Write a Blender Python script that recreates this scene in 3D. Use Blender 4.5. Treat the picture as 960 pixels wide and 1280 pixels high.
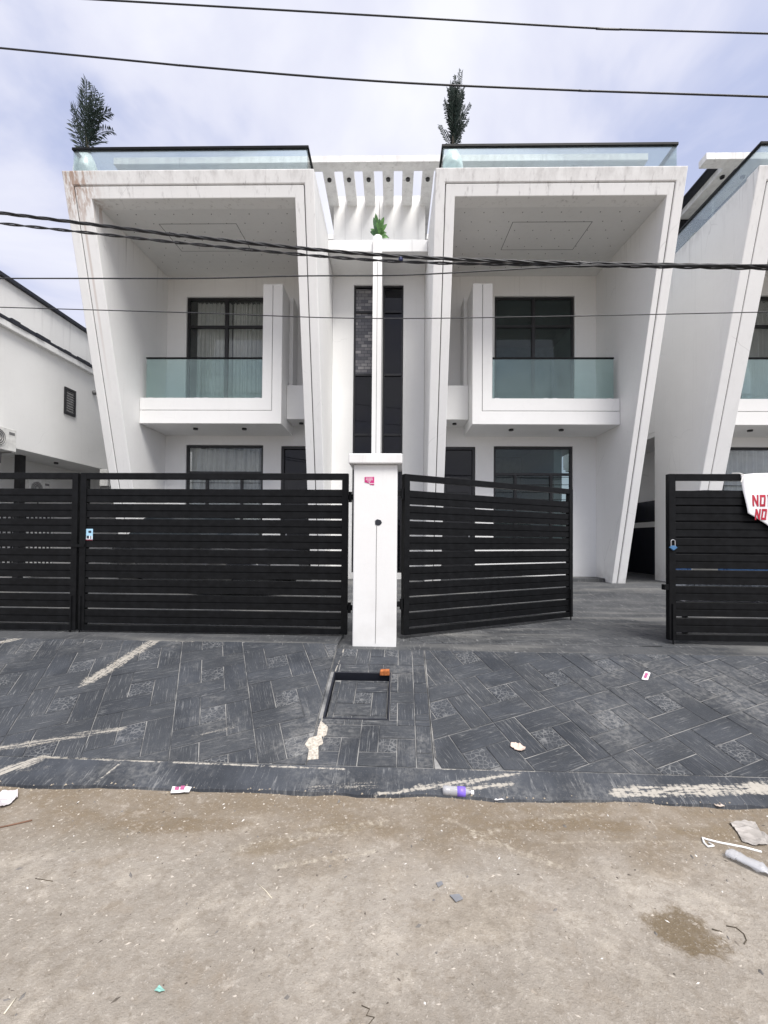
import bpy, bmesh, math, random
from mathutils import Vector, Matrix
R = math.radians
random.seed(7)
scene = bpy.context.scene
for o in list(bpy.data.objects): bpy.data.objects.remove(o)
COL = scene.collection

# ---------------------------------------------------------------- camera
F, YAW, PIT, ROLL, HC, SHIFT = 560.0, R(2.2), R(1.0), R(0.46), 1.12, 26.2
fw = Vector((-math.sin(YAW)*math.cos(PIT), math.cos(YAW)*math.cos(PIT), math.sin(PIT)))
rt0 = Vector((math.cos(YAW), math.sin(YAW), 0)); up0 = rt0.cross(fw)
rt = rt0*math.cos(ROLL) + up0*math.sin(ROLL); up = rt.cross(fw)
cd = bpy.data.cameras.new('camera'); cam = bpy.data.objects.new('camera', cd); COL.objects.link(cam)
cam.matrix_world = Matrix(((rt.x, up.x, -fw.x, 0), (rt.y, up.y, -fw.y, 0), (rt.z, up.z, -fw.z, HC), (0, 0, 0, 1)))
cd.sensor_fit = 'HORIZONTAL'; cd.sensor_width = 36; cd.lens = 36*F/960; cd.shift_y = SHIFT/960
cd.clip_start = 0.05; cd.clip_end = 2000
scene.camera = cam
CPOS = Vector((0, 0, HC))
def ray(x, y): return fw + rt*((x-480)/F) + up*((640+SHIFT-y)/F)
def atY(x, y, Y): r = ray(x, y); return CPOS + r*(Y/r.y)
def atZ(x, y, Z): r = ray(x, y); return CPOS + r*((Z-HC)/r.z)
def atX(x, y, X): r = ray(x, y); return CPOS + r*(X/r.x)

# ---------------------------------------------------------------- world, sun, exposure
SUN_EL, SUN_AZ = R(57), R(150)      # azimuth measured clockwise from +Y: behind the camera
w = bpy.data.worlds.new('World'); scene.world = w; w.use_nodes = True
nt = w.node_tree; nt.nodes.clear()
def wn(t, **k):
    n = nt.nodes.new(t)
    for a, b in k.items(): setattr(n, a, b)
    return n
def wl(a, b): nt.links.new(a, b)
sky = wn('ShaderNodeTexSky', sky_type='NISHITA', sun_disc=False, sun_elevation=SUN_EL, sun_rotation=SUN_AZ, air_density=1.0, dust_density=2.0)
bg1 = wn('ShaderNodeBackground'); bg1.inputs[1].default_value = 0.11; wl(sky.outputs[0], bg1.inputs[0])
tc = wn('ShaderNodeTexCoord'); sep = wn('ShaderNodeSeparateXYZ'); wl(tc.outputs['Generated'], sep.inputs[0])
zz = wn('ShaderNodeMath', operation='ABSOLUTE'); wl(sep.outputs[2], zz.inputs[0])
za = wn('ShaderNodeMath', operation='ADD'); wl(zz.outputs[0], za.inputs[0]); za.inputs[1].default_value = 0.22
dx = wn('ShaderNodeMath', operation='DIVIDE'); wl(sep.outputs[0], dx.inputs[0]); wl(za.outputs[0], dx.inputs[1])
dy = wn('ShaderNodeMath', operation='DIVIDE'); wl(sep.outputs[1], dy.inputs[0]); wl(za.outputs[0], dy.inputs[1])
cmb = wn('ShaderNodeCombineXYZ'); wl(dx.outputs[0], cmb.inputs[0]); wl(dy.outputs[0], cmb.inputs[1])
n1 = wn('ShaderNodeTexNoise'); wl(cmb.outputs[0], n1.inputs['Vector'])
n1.inputs['Scale'].default_value = 1.9; n1.inputs['Detail'].default_value = 6; n1.inputs['Roughness'].default_value = 0.52; n1.inputs['Distortion'].default_value = 0.35
r1 = wn('ShaderNodeValToRGB'); wl(n1.outputs[0], r1.inputs[0])
r1.color_ramp.elements[0].position = 0.34; r1.color_ramp.elements[0].color = (0.325, 0.35, 0.48, 1)
r1.color_ramp.elements[1].position = 0.60; r1.color_ramp.elements[1].color = (0.53, 0.535, 0.575, 1)
e = r1.color_ramp.elements.new(0.46); e.color = (0.435, 0.445, 0.525, 1)
bg2 = wn('ShaderNodeBackground'); wl(r1.outputs[0], bg2.inputs[0]); bg2.inputs[1].default_value = 1.0
r2 = wn('ShaderNodeValToRGB'); wl(n1.outputs[0], r2.inputs[0])
r2.color_ramp.elements[0].position = 0.28; r2.color_ramp.elements[0].color = (0.72, 0.72, 0.72, 1)
r2.color_ramp.elements[1].position = 0.45; r2.color_ramp.elements[1].color = (0.97, 0.97, 0.97, 1)
mx = wn('ShaderNodeMixShader'); wl(r2.outputs[0], mx.inputs[0]); wl(bg1.outputs[0], mx.inputs[1]); wl(bg2.outputs[0], mx.inputs[2])
wo = wn('ShaderNodeOutputWorld'); wl(mx.outputs[0], wo.inputs[0])
sd = bpy.data.lights.new('sun', 'SUN'); sd.energy = 2.7; sd.angle = R(30); sd.color = (1.0, 0.965, 0.92)
so = bpy.data.objects.new('sun', sd); COL.objects.link(so)
sdir = Vector((math.sin(SUN_AZ)*math.cos(SUN_EL), math.cos(SUN_AZ)*math.cos(SUN_EL), math.sin(SUN_EL)))
so.rotation_euler = sdir.to_track_quat('Z', 'Y').to_euler(); so.location = sdir*40
vs = scene.view_settings; vs.view_transform = 'Standard'; vs.look = 'None'; vs.exposure = 0.90; vs.gamma = 1; vs.use_curve_mapping = False

# ---------------------------------------------------------------- material helper
class M:
    def __init__(s, name):
        s.m = bpy.data.materials.new(name); s.m.use_nodes = True; s.t = s.m.node_tree; s.t.nodes.clear()
        s.out = s.n('ShaderNodeOutputMaterial')
    def n(s, t, **k):
        n = s.t.nodes.new(t)
        for a, b in k.items(): setattr(n, a, b)
        return n
    def put(s, sock, v):
        if isinstance(v, bpy.types.NodeSocket): s.t.links.new(v, sock)
        elif v is not None:
            if isinstance(v, (tuple, list)) and len(v) == 3 and sock.type == 'RGBA': v = (*v, 1)
            sock.default_value = v
    def pos(s): return s.n('ShaderNodeNewGeometry').outputs['Position']
    def obj(s): return s.n('ShaderNodeTexCoord').outputs['Object']
    def rnd(s): return s.n('ShaderNodeObjectInfo').outputs['Random']
    def map(s, v, sc=(1, 1, 1), loc=(0, 0, 0), rot=(0, 0, 0)):
        n = s.n('ShaderNodeMapping'); s.put(n.inputs[0], v); n.inputs[1].default_value = loc; n.inputs[2].default_value = rot; n.inputs[3].default_value = sc
        return n.outputs[0]
    def noise(s, v, sc=5, det=4, ro=.55, dist=0):
        n = s.n('ShaderNodeTexNoise'); s.put(n.inputs['Vector'], v); n.inputs['Scale'].default_value = sc; n.inputs['Detail'].default_value = det
        n.inputs['Roughness'].default_value = ro; n.inputs['Distortion'].default_value = dist
        return n.outputs[0]
    def vor(s, v, sc=5, feat='F1', out=0):
        n = s.n('ShaderNodeTexVoronoi', feature=feat); s.put(n.inputs['Vector'], v); n.inputs['Scale'].default_value = sc
        return n.outputs[out]
    def ma(s, op, a, b=None, c=None, cl=False):
        n = s.n('ShaderNodeMath', operation=op, use_clamp=cl); s.put(n.inputs[0], a); s.put(n.inputs[1], b)
        if c is not None: s.put(n.inputs[2], c)
        return n.outputs[0]
    def vm(s, op, a, b=None):
        n = s.n('ShaderNodeVectorMath', operation=op); s.put(n.inputs[0], a); s.put(n.inputs[1], b)
        return n.outputs['Value'] if op in ('LENGTH', 'DOT_PRODUCT', 'DISTANCE') else n.outputs[0]
    def ramp(s, v, lo, hi, a=0., b=1.):
        n = s.n('ShaderNodeMapRange', interpolation_type='SMOOTHSTEP'); s.put(n.inputs[0], v)
        for i, q in zip((1, 2, 3, 4), (lo, hi, a, b)): n.inputs[i].default_value = q
        return n.outputs[0]
    def mix(s, f, a, b, bt='MIX'):
        n = s.n('ShaderNodeMix', data_type='RGBA', blend_type=bt); s.put(n.inputs[0], f); s.put(n.inputs[6], a); s.put(n.inputs[7], b)
        return n.outputs[2]
    def xyz(s, v):
        n = s.n('ShaderNodeSeparateXYZ'); s.put(n.inputs[0], v); return n.outputs
    def bump(s, h, st=.3, d=.01):
        n = s.n('ShaderNodeBump'); n.inputs['Strength'].default_value = st; n.inputs['Distance'].default_value = d; s.put(n.inputs['Height'], h)
        return n.outputs[0]
    def bsdf(s, col, rough=.6, nrm=None, metal=0, spec=.5, coat=0):
        p = s.n('ShaderNodeBsdfPrincipled'); s.put(p.inputs['Base Color'], col); s.put(p.inputs['Roughness'], rough); s.put(p.inputs['Metallic'], metal)
        s.put(p.inputs['Specular IOR Level'], spec); s.put(p.inputs['Coat Weight'], coat)
        if nrm is not None: s.put(p.inputs['Normal'], nrm)
        return p.outputs[0]
    def fin(s, sh): s.t.links.new(sh, s.out.inputs[0]); return s.m

def plain(name, col, rough=.6, metal=0, var=.12, sc=9, spec=.5, coat=0, bump=.1):
    m = M(name); p = m.obj(); f = m.noise(p, sc, 5)
    c = m.mix(m.ramp(f, .3, .7), tuple(x*(1-var) for x in col), tuple(min(1, x*(1+var)) for x in col))
    r = m.ma('ADD', m.ma('MULTIPLY', m.noise(p, sc*2.3, 3), .16), rough-.08)
    return m.fin(m.bsdf(c, r, m.bump(m.noise(p, sc*9, 3), bump, .003), metal, spec, coat))

def plaster(name, base=(.84, .84, .83), stain=1.0, rust=False, grime_hi=(6.4, 7.96)):
    m = M(name); p = m.pos(); x = m.xyz(p)
    big = m.noise(p, .7, 5, .6); fine = m.noise(p, 14, 4, .6)
    c = m.mix(m.ramp(big, .38, .68), tuple(q*.955 for q in base), base)
    c = m.mix(m.ramp(fine, .5, .8, 0, .10), c, (.62, .61, .60))
    # rain streaks: long vertical noise, strongest under the exposed top edge
    st = m.noise(m.map(p, (11, 11, .30)), 1.0, 5, .62, 0)
    st2 = m.noise(m.map(p, (24, 24, .9)), 1.0, 3, .6)
    hz = m.ramp(x[2], grime_hi[0], grime_hi[1])
    sm = m.ma('MULTIPLY', m.ramp(st, .52, .74), m.ma('MULTIPLY', m.ramp(st2, .35, .7), m.ma('ADD', m.ma('MULTIPLY', hz, .80), .14)))
    c = m.mix(m.ma('MULTIPLY', sm, stain, cl=True), c, (.36, .35, .345))
    # grime lying along the top and splash dirt low down
    tp = m.ma('MULTIPLY', m.ramp(x[2], grime_hi[1]-.42, grime_hi[1]+.05), m.ramp(m.noise(m.map(p, (5, 5, 1.6)), 1, 6, .7), .38, .70))
    c = m.mix(m.ma('MULTIPLY', tp, .55*stain), c, (.42, .405, .395))
    lowd = m.ma('MULTIPLY', m.ramp(x[2], .75, .2), m.ramp(m.noise(p, 4, 4), .35, .7))
    c = m.mix(m.ma('MULTIPLY', lowd, .35*stain), c, (.42, .40, .37))
    ck = m.vor(m.vm('ADD', m.map(p, (1.1, 1.1, .45)), m.map(m.n('ShaderNodeTexNoise').outputs['Color'], (.3, .3, .3))), 1.0, 'DISTANCE_TO_EDGE')
    c = m.mix(m.ma('MULTIPLY', m.ramp(ck, .006, .001), m.ramp(m.noise(p, .9, 3), .52, .64, 0, .20*min(1, stain))), c, (.25, .24, .23))
    if rust:
        q = m.ma('MULTIPLY', m.ramp(x[0], -5.55, -6.10), m.ramp(x[2], 6.9, 7.6))
        rr = m.ma('MULTIPLY', q, m.ramp(m.noise(m.map(p, (13, 13, .9)), 1, 5, .65), .41, .58))
        q2 = m.ma('MULTIPLY', m.ramp(m.ma('ABSOLUTE', m.ma('ADD', x[0], 6.085)), .035, .008), m.ramp(x[2], 3.5, 7.4, 0, .55))
        c = m.mix(m.ma('MULTIPLY', m.ma('MAXIMUM', rr, q2), .72), c, (.30, .15, .07))
    h = m.ma('ADD', m.ma('MULTIPLY', m.noise(p, 55, 4, .6), .5), m.ma('MULTIPLY', m.noise(p, 5, 3), 1.0))
    return m.fin(m.bsdf(c, .72, m.bump(h, .22, .008), 0, .3))

def glass(name, tint=(.72, .9, .88), diff=(.5, .72, .70), dfac=.10, gl=1.45):
    m = M(name)
    t = m.n('ShaderNodeBsdfTransparent'); m.put(t.inputs[0], tint)
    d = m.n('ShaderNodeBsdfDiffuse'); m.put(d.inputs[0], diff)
    g = m.n('ShaderNodeBsdfGlossy'); g.inputs['Roughness'].default_value = .02
    nb = m.bump(m.noise(m.pos(), 1.3, 2), .06, .02); m.put(g.inputs['Normal'], nb)
    fr = m.n('ShaderNodeFresnel'); fr.inputs[0].default_value = gl
    dirt_haze = m.ma('ADD', m.ma('MULTIPLY', m.noise(m.pos(), 3, 4), .12), dfac-.05, cl=True)  # diffuse veil; in the tinted panes it stands in for reflected light
    a = m.n('ShaderNodeMixShader'); m.put(a.inputs[0], dirt_haze); m.t.links.new(t.outputs[0], a.inputs[1]); m.t.links.new(d.outputs[0], a.inputs[2])
    b = m.n('ShaderNodeMixShader'); m.put(b.inputs[0], m.ma('MINIMUM', fr.outputs[0], .6)); m.t.links.new(a.outputs[0], b.inputs[1]); m.t.links.new(g.outputs[0], b.inputs[2])
    return m.fin(b.outputs[0])

# sand dragged over the paving: list of (x0,y0,x1,y1,halfwidth,strength,tread)
SAND = []
def seg(px0, py0, px1, py1, hw, st, tread=0):
    a = ap(px0, py0); b = ap(px1, py1); SAND.append((a.x, a.y, b.x, b.y, hw, st, tread))
SL, Y_TOP = .316, 4.62
Y_JOINT, Y_EDGE = 3.155, 2.94
def zr(y): return -SL*(Y_TOP-y)
def ap(x, y):
    r = ray(x, y); n = Vector((0, -SL, 1)); return CPOS + r*((Vector((0, Y_TOP, 0))-CPOS).dot(n)/r.dot(n))
seg(196, 800, 112, 852, .085, 1.0, 1)
seg(-60, 946, 150, 912, .05, .62)
seg(-60, 988, 52, 948, .05, .85)
seg(52, 947, 430, 962, .014, .95)
seg(118, 980, 150, 955, .016, .9)
seg(60, 960, -40, 962, .05, .4)
seg(770, 991, 1010, 984, .055, 1.0, 1)
seg(600, 978, 470, 993, .022, .8, 1)
seg(648, 968, 520, 985, .03, .75, 1)
seg(640, 981, 560, 987, .03, .8, 1)
seg(390, 985, 470, 982, .05, .45)
seg(240, 922, 300, 908, .03, .45)
seg(545, 962, 980, 973, .008, .8)
seg(528, 812, 546, 958, .006, .7)
seg(432, 806, 420, 838, .012, .9)
seg(420, 838, 402, 902, .012, .95)
seg(396, 908, 398, 950, .02, .4)
seg(110, 797, 240, 803, .03, .7)
seg(-20, 808, 40, 795, .05, .7)
def sandmask(m):
    p = m.pos(); x = m.xyz(p); acc = None
    brk = m.noise(p, 7, 8, .74); brk2 = m.noise(p, 75, 5, .75)
    for (x0, y0, x1, y1, hw, st, tr) in SAND:
        L = math.hypot(x1-x0, y1-y0); ux, uy = (x1-x0)/L, (y1-y0)/L
        ax = m.ma('SUBTRACT', x[0], x0); ay = m.ma('SUBTRACT', x[1], y0)
        t = m.ma('ADD', m.ma('MULTIPLY', ax, ux), m.ma('MULTIPLY', ay, uy))
        d = m.ma('ABSOLUTE', m.ma('ADD', m.ma('MULTIPLY', ax, -uy), m.ma('MULTIPLY', ay, ux)))
        o = m.ma('MAXIMUM', m.ma('MAXIMUM', m.ma('MULTIPLY', t, -1), m.ma('SUBTRACT', t, L)), 0)
        dist = m.ma('ADD', m.ma('ADD', d, m.ma('MULTIPLY', o, .6)), m.ma('MULTIPLY', m.ma('SUBTRACT', brk, .5), hw*1.6+.015))
        k = m.ramp(dist, hw*1.5, 0, 0, st)
        if hw > .018:
            cv = m.n('ShaderNodeCombineXYZ'); m.put(cv.inputs[0], m.ma('MULTIPLY', t, 5.0 if not tr else 9.0)); m.put(cv.inputs[1], m.ma('MULTIPLY', m.ma('ADD', m.ma('MULTIPLY', ax, -uy), m.ma('MULTIPLY', ay, ux)), 75.0)); m.put(cv.inputs[2], x0*3.1)
            sk = m.noise(cv.outputs[0], 1.0, 4, .65)
            k = m.ma('MULTIPLY', k, m.ramp(sk, .32, .62, .35, 1.25))
            if tr: k = m.ma('MULTIPLY', k, m.ramp(m.ma('SINE', m.ma('ADD', m.ma('MULTIPLY', t, 150), m.ma('MULTIPLY', brk, 14))), -1, .2, .72, 1.05))
        else: k = m.ma('MULTIPLY', k, m.ramp(brk, .38, .60, .15, 1.0))
        acc = k if acc is None else m.ma('MAXIMUM', acc, k)
    return m.ramp(m.ma('ADD', acc, m.ma('ADD', m.ma('MULTIPLY', m.ma('SUBTRACT', brk2, .5), 1.15), m.ma('MULTIPLY', m.ma('SUBTRACT', brk, .5), .45))), .34, .78, 0, .92)

SANDC = (.40, .372, .325)
def paving(name, kind):
    m = M(name); o = m.obj(); off = m.ma('MULTIPLY', m.rnd(), 37.0)
    cb = m.n('ShaderNodeCombineXYZ'); m.put(cb.inputs[0], off); m.put(cb.inputs[1], m.ma('MULTIPLY', off, 1.7)); 
    v = m.vm('ADD', o, cb.outputs[0]); p = m.pos()
    if kind == 'cobble':
        e = m.vor(v, 29, 'DISTANCE_TO_EDGE'); line = m.ramp(e, .12, .03); h = m.ramp(e, 0, .16)
        lines = m.ma('MULTIPLY', line, m.ramp(m.noise(p, 9, 5, .7), .36, .62, .12, .7))
    elif kind == 'wood':
        g = m.noise(m.map(v, (5, 120, 5)), 1, 5, .62, 1.1); g2 = m.noise(m.map(v, (7, 120, 7)), 1, 3, .6, .4)
        lines = m.ma('MULTIPLY', m.ramp(g, .54, .63), m.ramp(m.noise(p, 5.5, 6, .7), .36, .66, .06, .85))
        h = m.ma('ADD', m.ramp(g, .66, .45), m.ma('MULTIPLY', g2, .5))
    else:
        g = m.noise(m.map(p, (60, 7, 7), rot=(0, 0, .35)), 1, 3, .6, .8)
        lines = m.ma('MULTIPLY', m.ramp(g, .55, .66), m.ramp(m.noise(p, 4, 5, .7), .40, .66, .05, .8)); h = m.ma('ADD', m.noise(p, 26, 4), g)
    c = m.mix(m.ramp(m.noise(p, 2.1, 5, .6), .35, .68), (.027, .031, .038), (.054, .060, .071))
    c = m.mix(m.ramp(m.rnd(), 0, 1, 0, .5), c, (.050, .054, .060))
    c = m.mix(m.ma('MULTIPLY', lines, .46), c, (.38, .38, .37))
    dust = m.ma('MULTIPLY', m.ramp(m.noise(p, 1.1, 6, .68), .46, .74), m.ramp(m.noise(p, 26, 4, .7), .35, .68))
    c = m.mix(m.ma('MULTIPLY', dust, .62), c, (.28, .275, .262))
    spk = m.ramp(m.noise(p, 150, 2, .5), .68, .76, 0, .5)
    c = m.mix(spk, c, (.36, .35, .33))
    sm = sandmask(m)
    c = m.mix(sm, c, m.mix(m.noise(p, 40, 3), tuple(q*.75 for q in SANDC), tuple(q*1.2 for q in SANDC)))
    r = m.ma('ADD', m.ma('MULTIPLY', m.noise(p, 12, 3), .2), .55)
    hh = m.ma('ADD', h, m.ma('MULTIPLY', m.noise(p, 80, 3), .35))
    return m.fin(m.bsdf(c, r, m.bump(hh, .55, .006), 0, .35))

def joint_mat():
    m = M('joint dust'); p = m.pos()
    c = m.mix(m.ramp(m.noise(p, 5, 5), .3, .7), (.06, .064, .07), (.30, .295, .285))
    c = m.mix(sandmask(m), c, SANDC)
    return m.fin(m.bsdf(c, .85, m.bump(m.noise(p, 90, 3), .4, .004), 0, .2))

def yard_mat():
    m = M('courtyard stamped concrete'); p = m.pos()
    c = m.mix(m.ramp(m.noise(p, 1.3, 6, .62), .34, .68), (.038, .041, .046), (.078, .081, .085))
    g = m.noise(m.map(p, (45, 6, 6), rot=(0, 0, .39)), 1, 4, .6, .8)
    c = m.mix(m.ramp(g, .56, .70, 0, .6), c, (.25, .25, .245)); c = m.mix(m.ramp(m.noise(p, 70, 4, .7), .58, .70, 0, .5), c, (.28, .275, .26))
    du = m.ma('MULTIPLY', m.ramp(m.noise(m.map(p, (.5, 2.4, 1)), 1.2, 5, .6), .46, .7), .5)
    c = m.mix(du, c, (.24, .235, .22))
    return m.fin(m.bsdf(c, .62, m.bump(m.ma('ADD', g, m.noise(p, 60, 3)), .4, .005), 0, .35))

def road_mat():
    m = M('sandy road'); p = m.pos(); x = m.xyz(p)
    a = m.noise(p, .9, 7, .62); b = m.noise(p, 4.5, 6, .66); f = m.noise(p, 42, 5, .75); g = m.noise(p, 130, 3, .65)
    c = m.mix(m.ramp(a, .32, .70), (.256, .228, .194), (.335, .302, .262))
    c = m.mix(m.ramp(b, .46, .74, 0, .6), c, (.45, .405, .345))
    c = m.mix(m.ramp(b, .46, .28, 0, .5), c, (.245, .20, .15))
    # damp, darker sand banked against the paving edge
    dm = m.ma('MULTIPLY', m.ramp(m.ma('ADD', x[1], m.ma('MULTIPLY', m.noise(p, 1.6, 5, .6), 1.1)), 2.80, 3.25), m.ramp(b, .30, .60, .35, 1))
    c = m.mix(m.ma('MULTIPLY', dm, .80), c, (.165, .125, .08))
    # tyre marks
    for (x0, y0, x1, y1, hw) in TYRES:
        L = math.hypot(x1-x0, y1-y0); ux, uy = (x1-x0)/L, (y1-y0)/L
        ax = m.ma('SUBTRACT', x[0], x0); ay = m.ma('SUBTRACT', x[1], y0)
        t = m.ma('ADD', m.ma('MULTIPLY', ax, ux), m.ma('MULTIPLY', ay, uy))
        d = m.ma('ABSOLUTE', m.ma('ADD', m.ma('ADD', m.ma('MULTIPLY', ax, -uy), m.ma('MULTIPLY', ay, ux)), m.ma('MULTIPLY', m.ma('SUBTRACT', b, .5), .05)))
        o = m.ma('MAXIMUM', m.ma('MAXIMUM', m.ma('MULTIPLY', t, -1), m.ma('SUBTRACT', t, L)), 0)
        k = m.ramp(m.ma('ADD', d, o), hw, hw*.35)
        wv = m.ramp(m.ma('SINE', m.ma('ADD', m.ma('MULTIPLY', t, 120), m.ma('MULTIPLY', d, 40))), -.5, .6, .35, 1)
        c = m.mix(m.ma('MULTIPLY', m.ma('MULTIPLY', k, wv), m.ramp(m.noise(p, 40, 5, .75), .40, .60, 0, .55)), c, (.50, .45, .37))
    # oil / water stains
    for (sx, sy, rx, ry, an, col, st) in STAINS:
        q = m.map(m.vm('SUBTRACT', p, (sx, sy, 0)), (1, 1, 0), rot=(0, 0, -an)); q = m.vm('MULTIPLY', q, (1/rx, 1/ry, 0))
        dd = m.ma('ADD', m.vm('LENGTH', q), m.ma('MULTIPLY', m.ma('SUBTRACT', m.noise(p, 5, 9, .78), .5), 2.6))
        c = m.mix(m.ramp(dd, 1.15, .75, 0, st), c, col)
    c = m.mix(m.ramp(f, .54, .70, 0, .5), c, (.52, .48, .43)); c = m.mix(m.ramp(f, .45, .30, 0, .6), c, (.16, .135, .105))
    c = m.mix(m.ramp(m.noise(p, 17, 7, .75), .52, .36, 0, .5), c, (.20, .17, .135)); c = m.mix(m.ramp(m.noise(p, 8, 7, .75), .56, .70, 0, .35), c, (.50, .455, .40))
    c = m.mix(m.ramp(g, .64, .74, 0, .5), c, (.60, .57, .53)); c = m.mix(m.ramp(g, .36, .27, 0, .5), c, (.13, .11, .09))
    h = m.ma('ADD', m.ma('ADD', m.ma('MULTIPLY', f, .5), m.ma('MULTIPLY', g, .25)), m.ma('MULTIPLY', b, 1.4))
    return m.fin(m.bsdf(c, .9, m.bump(h, .95, .014), 0, .15))
ZROAD = -.565
def rp(x, y): return atZ(x, y, ZROAD)
def tyre(a, b, c, d, hw): p = rp(a, b); q = rp(c, d); TYRES.append((p.x, p.y, q.x, q.y, hw))
TYRES = []
tyre(300, 1060, 480, 1028, .05); tyre(590, 1045, 735, 1018, .03); tyre(340, 1085, 480, 1062, .025); tyre(690, 1056, 875, 1052, .012)
tyre(600, 1050, 700, 1085, .03); tyre(560, 1025, 640, 1062, .02)
def stn(x, y, rx, ry, an, col, st): q = rp(x, y); return (q.x, q.y, rx, ry, an, col, st)
STAINS = [stn(852, 1162, .165, .115, -.55, (.125, .092, .052), .85), stn(680, 1137, .09, .035, 0, (.25, .215, .18), .6), stn(120, 1048, .30, .12, .1, (.22, .195, .16), .45),
          stn(350, 1058, .22, .06, .3, (.19, .15, .10), .5), stn(230, 1032, .40, .07, .05, (.17, .13, .085), .65), stn(700, 1034, .50, .055, .02, (.17, .13, .085), .65), stn(880, 1042, .25, .05, .0, (.19, .15, .10), .5), stn(430, 1035, .25, .04, .1, (.19, .15, .10), .45), stn(590, 1140, .3, .16, .3, (.26, .22, .17), .35)]

MAT = {}
MAT['white'] = plaster('white painted plaster')
MAT['white_rust'] = plaster('white plaster with rust runs', rust=True)
MAT['white_clean'] = plaster('sheltered white plaster', stain=.30)
MAT['soffit'] = plaster('ceiling plaster', (.80, .80, .79), stain=.25)
MAT['pillar'] = plaster('gate pillar paint', (.73, .73, .725), stain=.55, grime_hi=(1.3, 2.1))
MAT['tower'] = plaster('tower plaster', stain=.8, grime_hi=(6.8, 9.4))
MAT['leftwall'] = plaster('neighbour wall paint', (.82, .82, .80), stain=.6, grime_hi=(4.2, 6.2))
MAT['rooftop'] = plain('grey roof tiles', (.17, .17, .165), .8)
MAT['groove'] = plain('groove shadow gap', (.10, .10, .10), .9)
MAT['metal'] = plain('black gate enamel', (.006, .0064, .0072), .42, 0, .3, 14, .13)
MAT['frame'] = plain('black window aluminium', (.012, .012, .014), .4, 0, .2, 9)
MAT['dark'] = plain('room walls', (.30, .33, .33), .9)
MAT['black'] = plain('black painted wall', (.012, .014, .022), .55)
MAT['glass'] = glass('teal railing glass', (.83, .925, .915), (.52, .68, .67), .10)
MAT['roofglass'] = glass('roof railing glass', (.92, .975, .975), (.62, .78, .79), .045)
MAT['pane'] = glass('window pane', (.93, .95, .95), (.10, .13, .13), .05, 1.5)
MAT['pane_tint'] = glass('tinted window pane', (.64, .72, .72), (.20, .25, .25), .08, 1.42)  # grey teal diffuse stands in for the panes' reflection
MAT['pane_dark'] = glass('dark slot pane', (.10, .11, .13), (.02, .02, .03), .30, 1.45)
MAT['curtain'] = plain('sheer curtain', (.80, .79, .76), .9, 0, .05)
MAT['door'] = plain('black door', (.014, .014, .016), .35)
MAT['cable'] = plain('black cable sheath', (.018, .019, .022), .5)
MAT['p_wood'] = paving('stamped wood grain concrete', 'wood')
MAT['p_cob'] = paving('stamped cobble concrete', 'cobble')
MAT['p_edge'] = paving('ramp edge concrete', 'smooth')
MAT['joint'] = joint_mat()
MAT['yard'] = yard_mat()
MAT['road'] = road_mat()
MAT['pot'] = plain('pale glazed pot', (.72, .80, .78), .3)
MAT['leaf_dark'] = plain('dark frond', (.012, .024, .018), .6, 0, .4, 20, .25)
MAT['leaf_green'] = plain('bright leaf', (.10, .23, .06), .45, 0, .45, 18)
MAT['leaf_mid'] = plain('deep green leaf', (.045, .12, .04), .45, 0, .4, 18)
MAT['stem'] = plain('plant stem', (.07, .055, .035), .8)
MAT['steel'] = plain('galvanised steel', (.55, .55, .55), .35, 1.0)
MAT['ac'] = plain('off white casing', (.70, .70, .67), .45)
MAT['grey'] = plain('grey plastic', (.16, .16, .16), .5)

# brick patterned film behind the left slot glazing
def film():
    m = M('patterned privacy film'); b = m.n('ShaderNodeTexBrick'); m.put(b.inputs['Vector'], m.map(m.pos(), (1, 1, 1), rot=(R(90), 0, 0)))
    b.inputs['Scale'].default_value = 3.2; m.put(b.inputs['Color1'], (.07, .07, .08)); m.put(b.inputs['Color2'], (.28, .27, .27)); m.put(b.inputs['Mortar'], (.04, .04, .05))
    b.inputs['Mortar Size'].default_value = .02
    return m.fin(m.bsdf(b.outputs[0], .25, None, 0, .5))
MAT['film'] = film()

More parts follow.
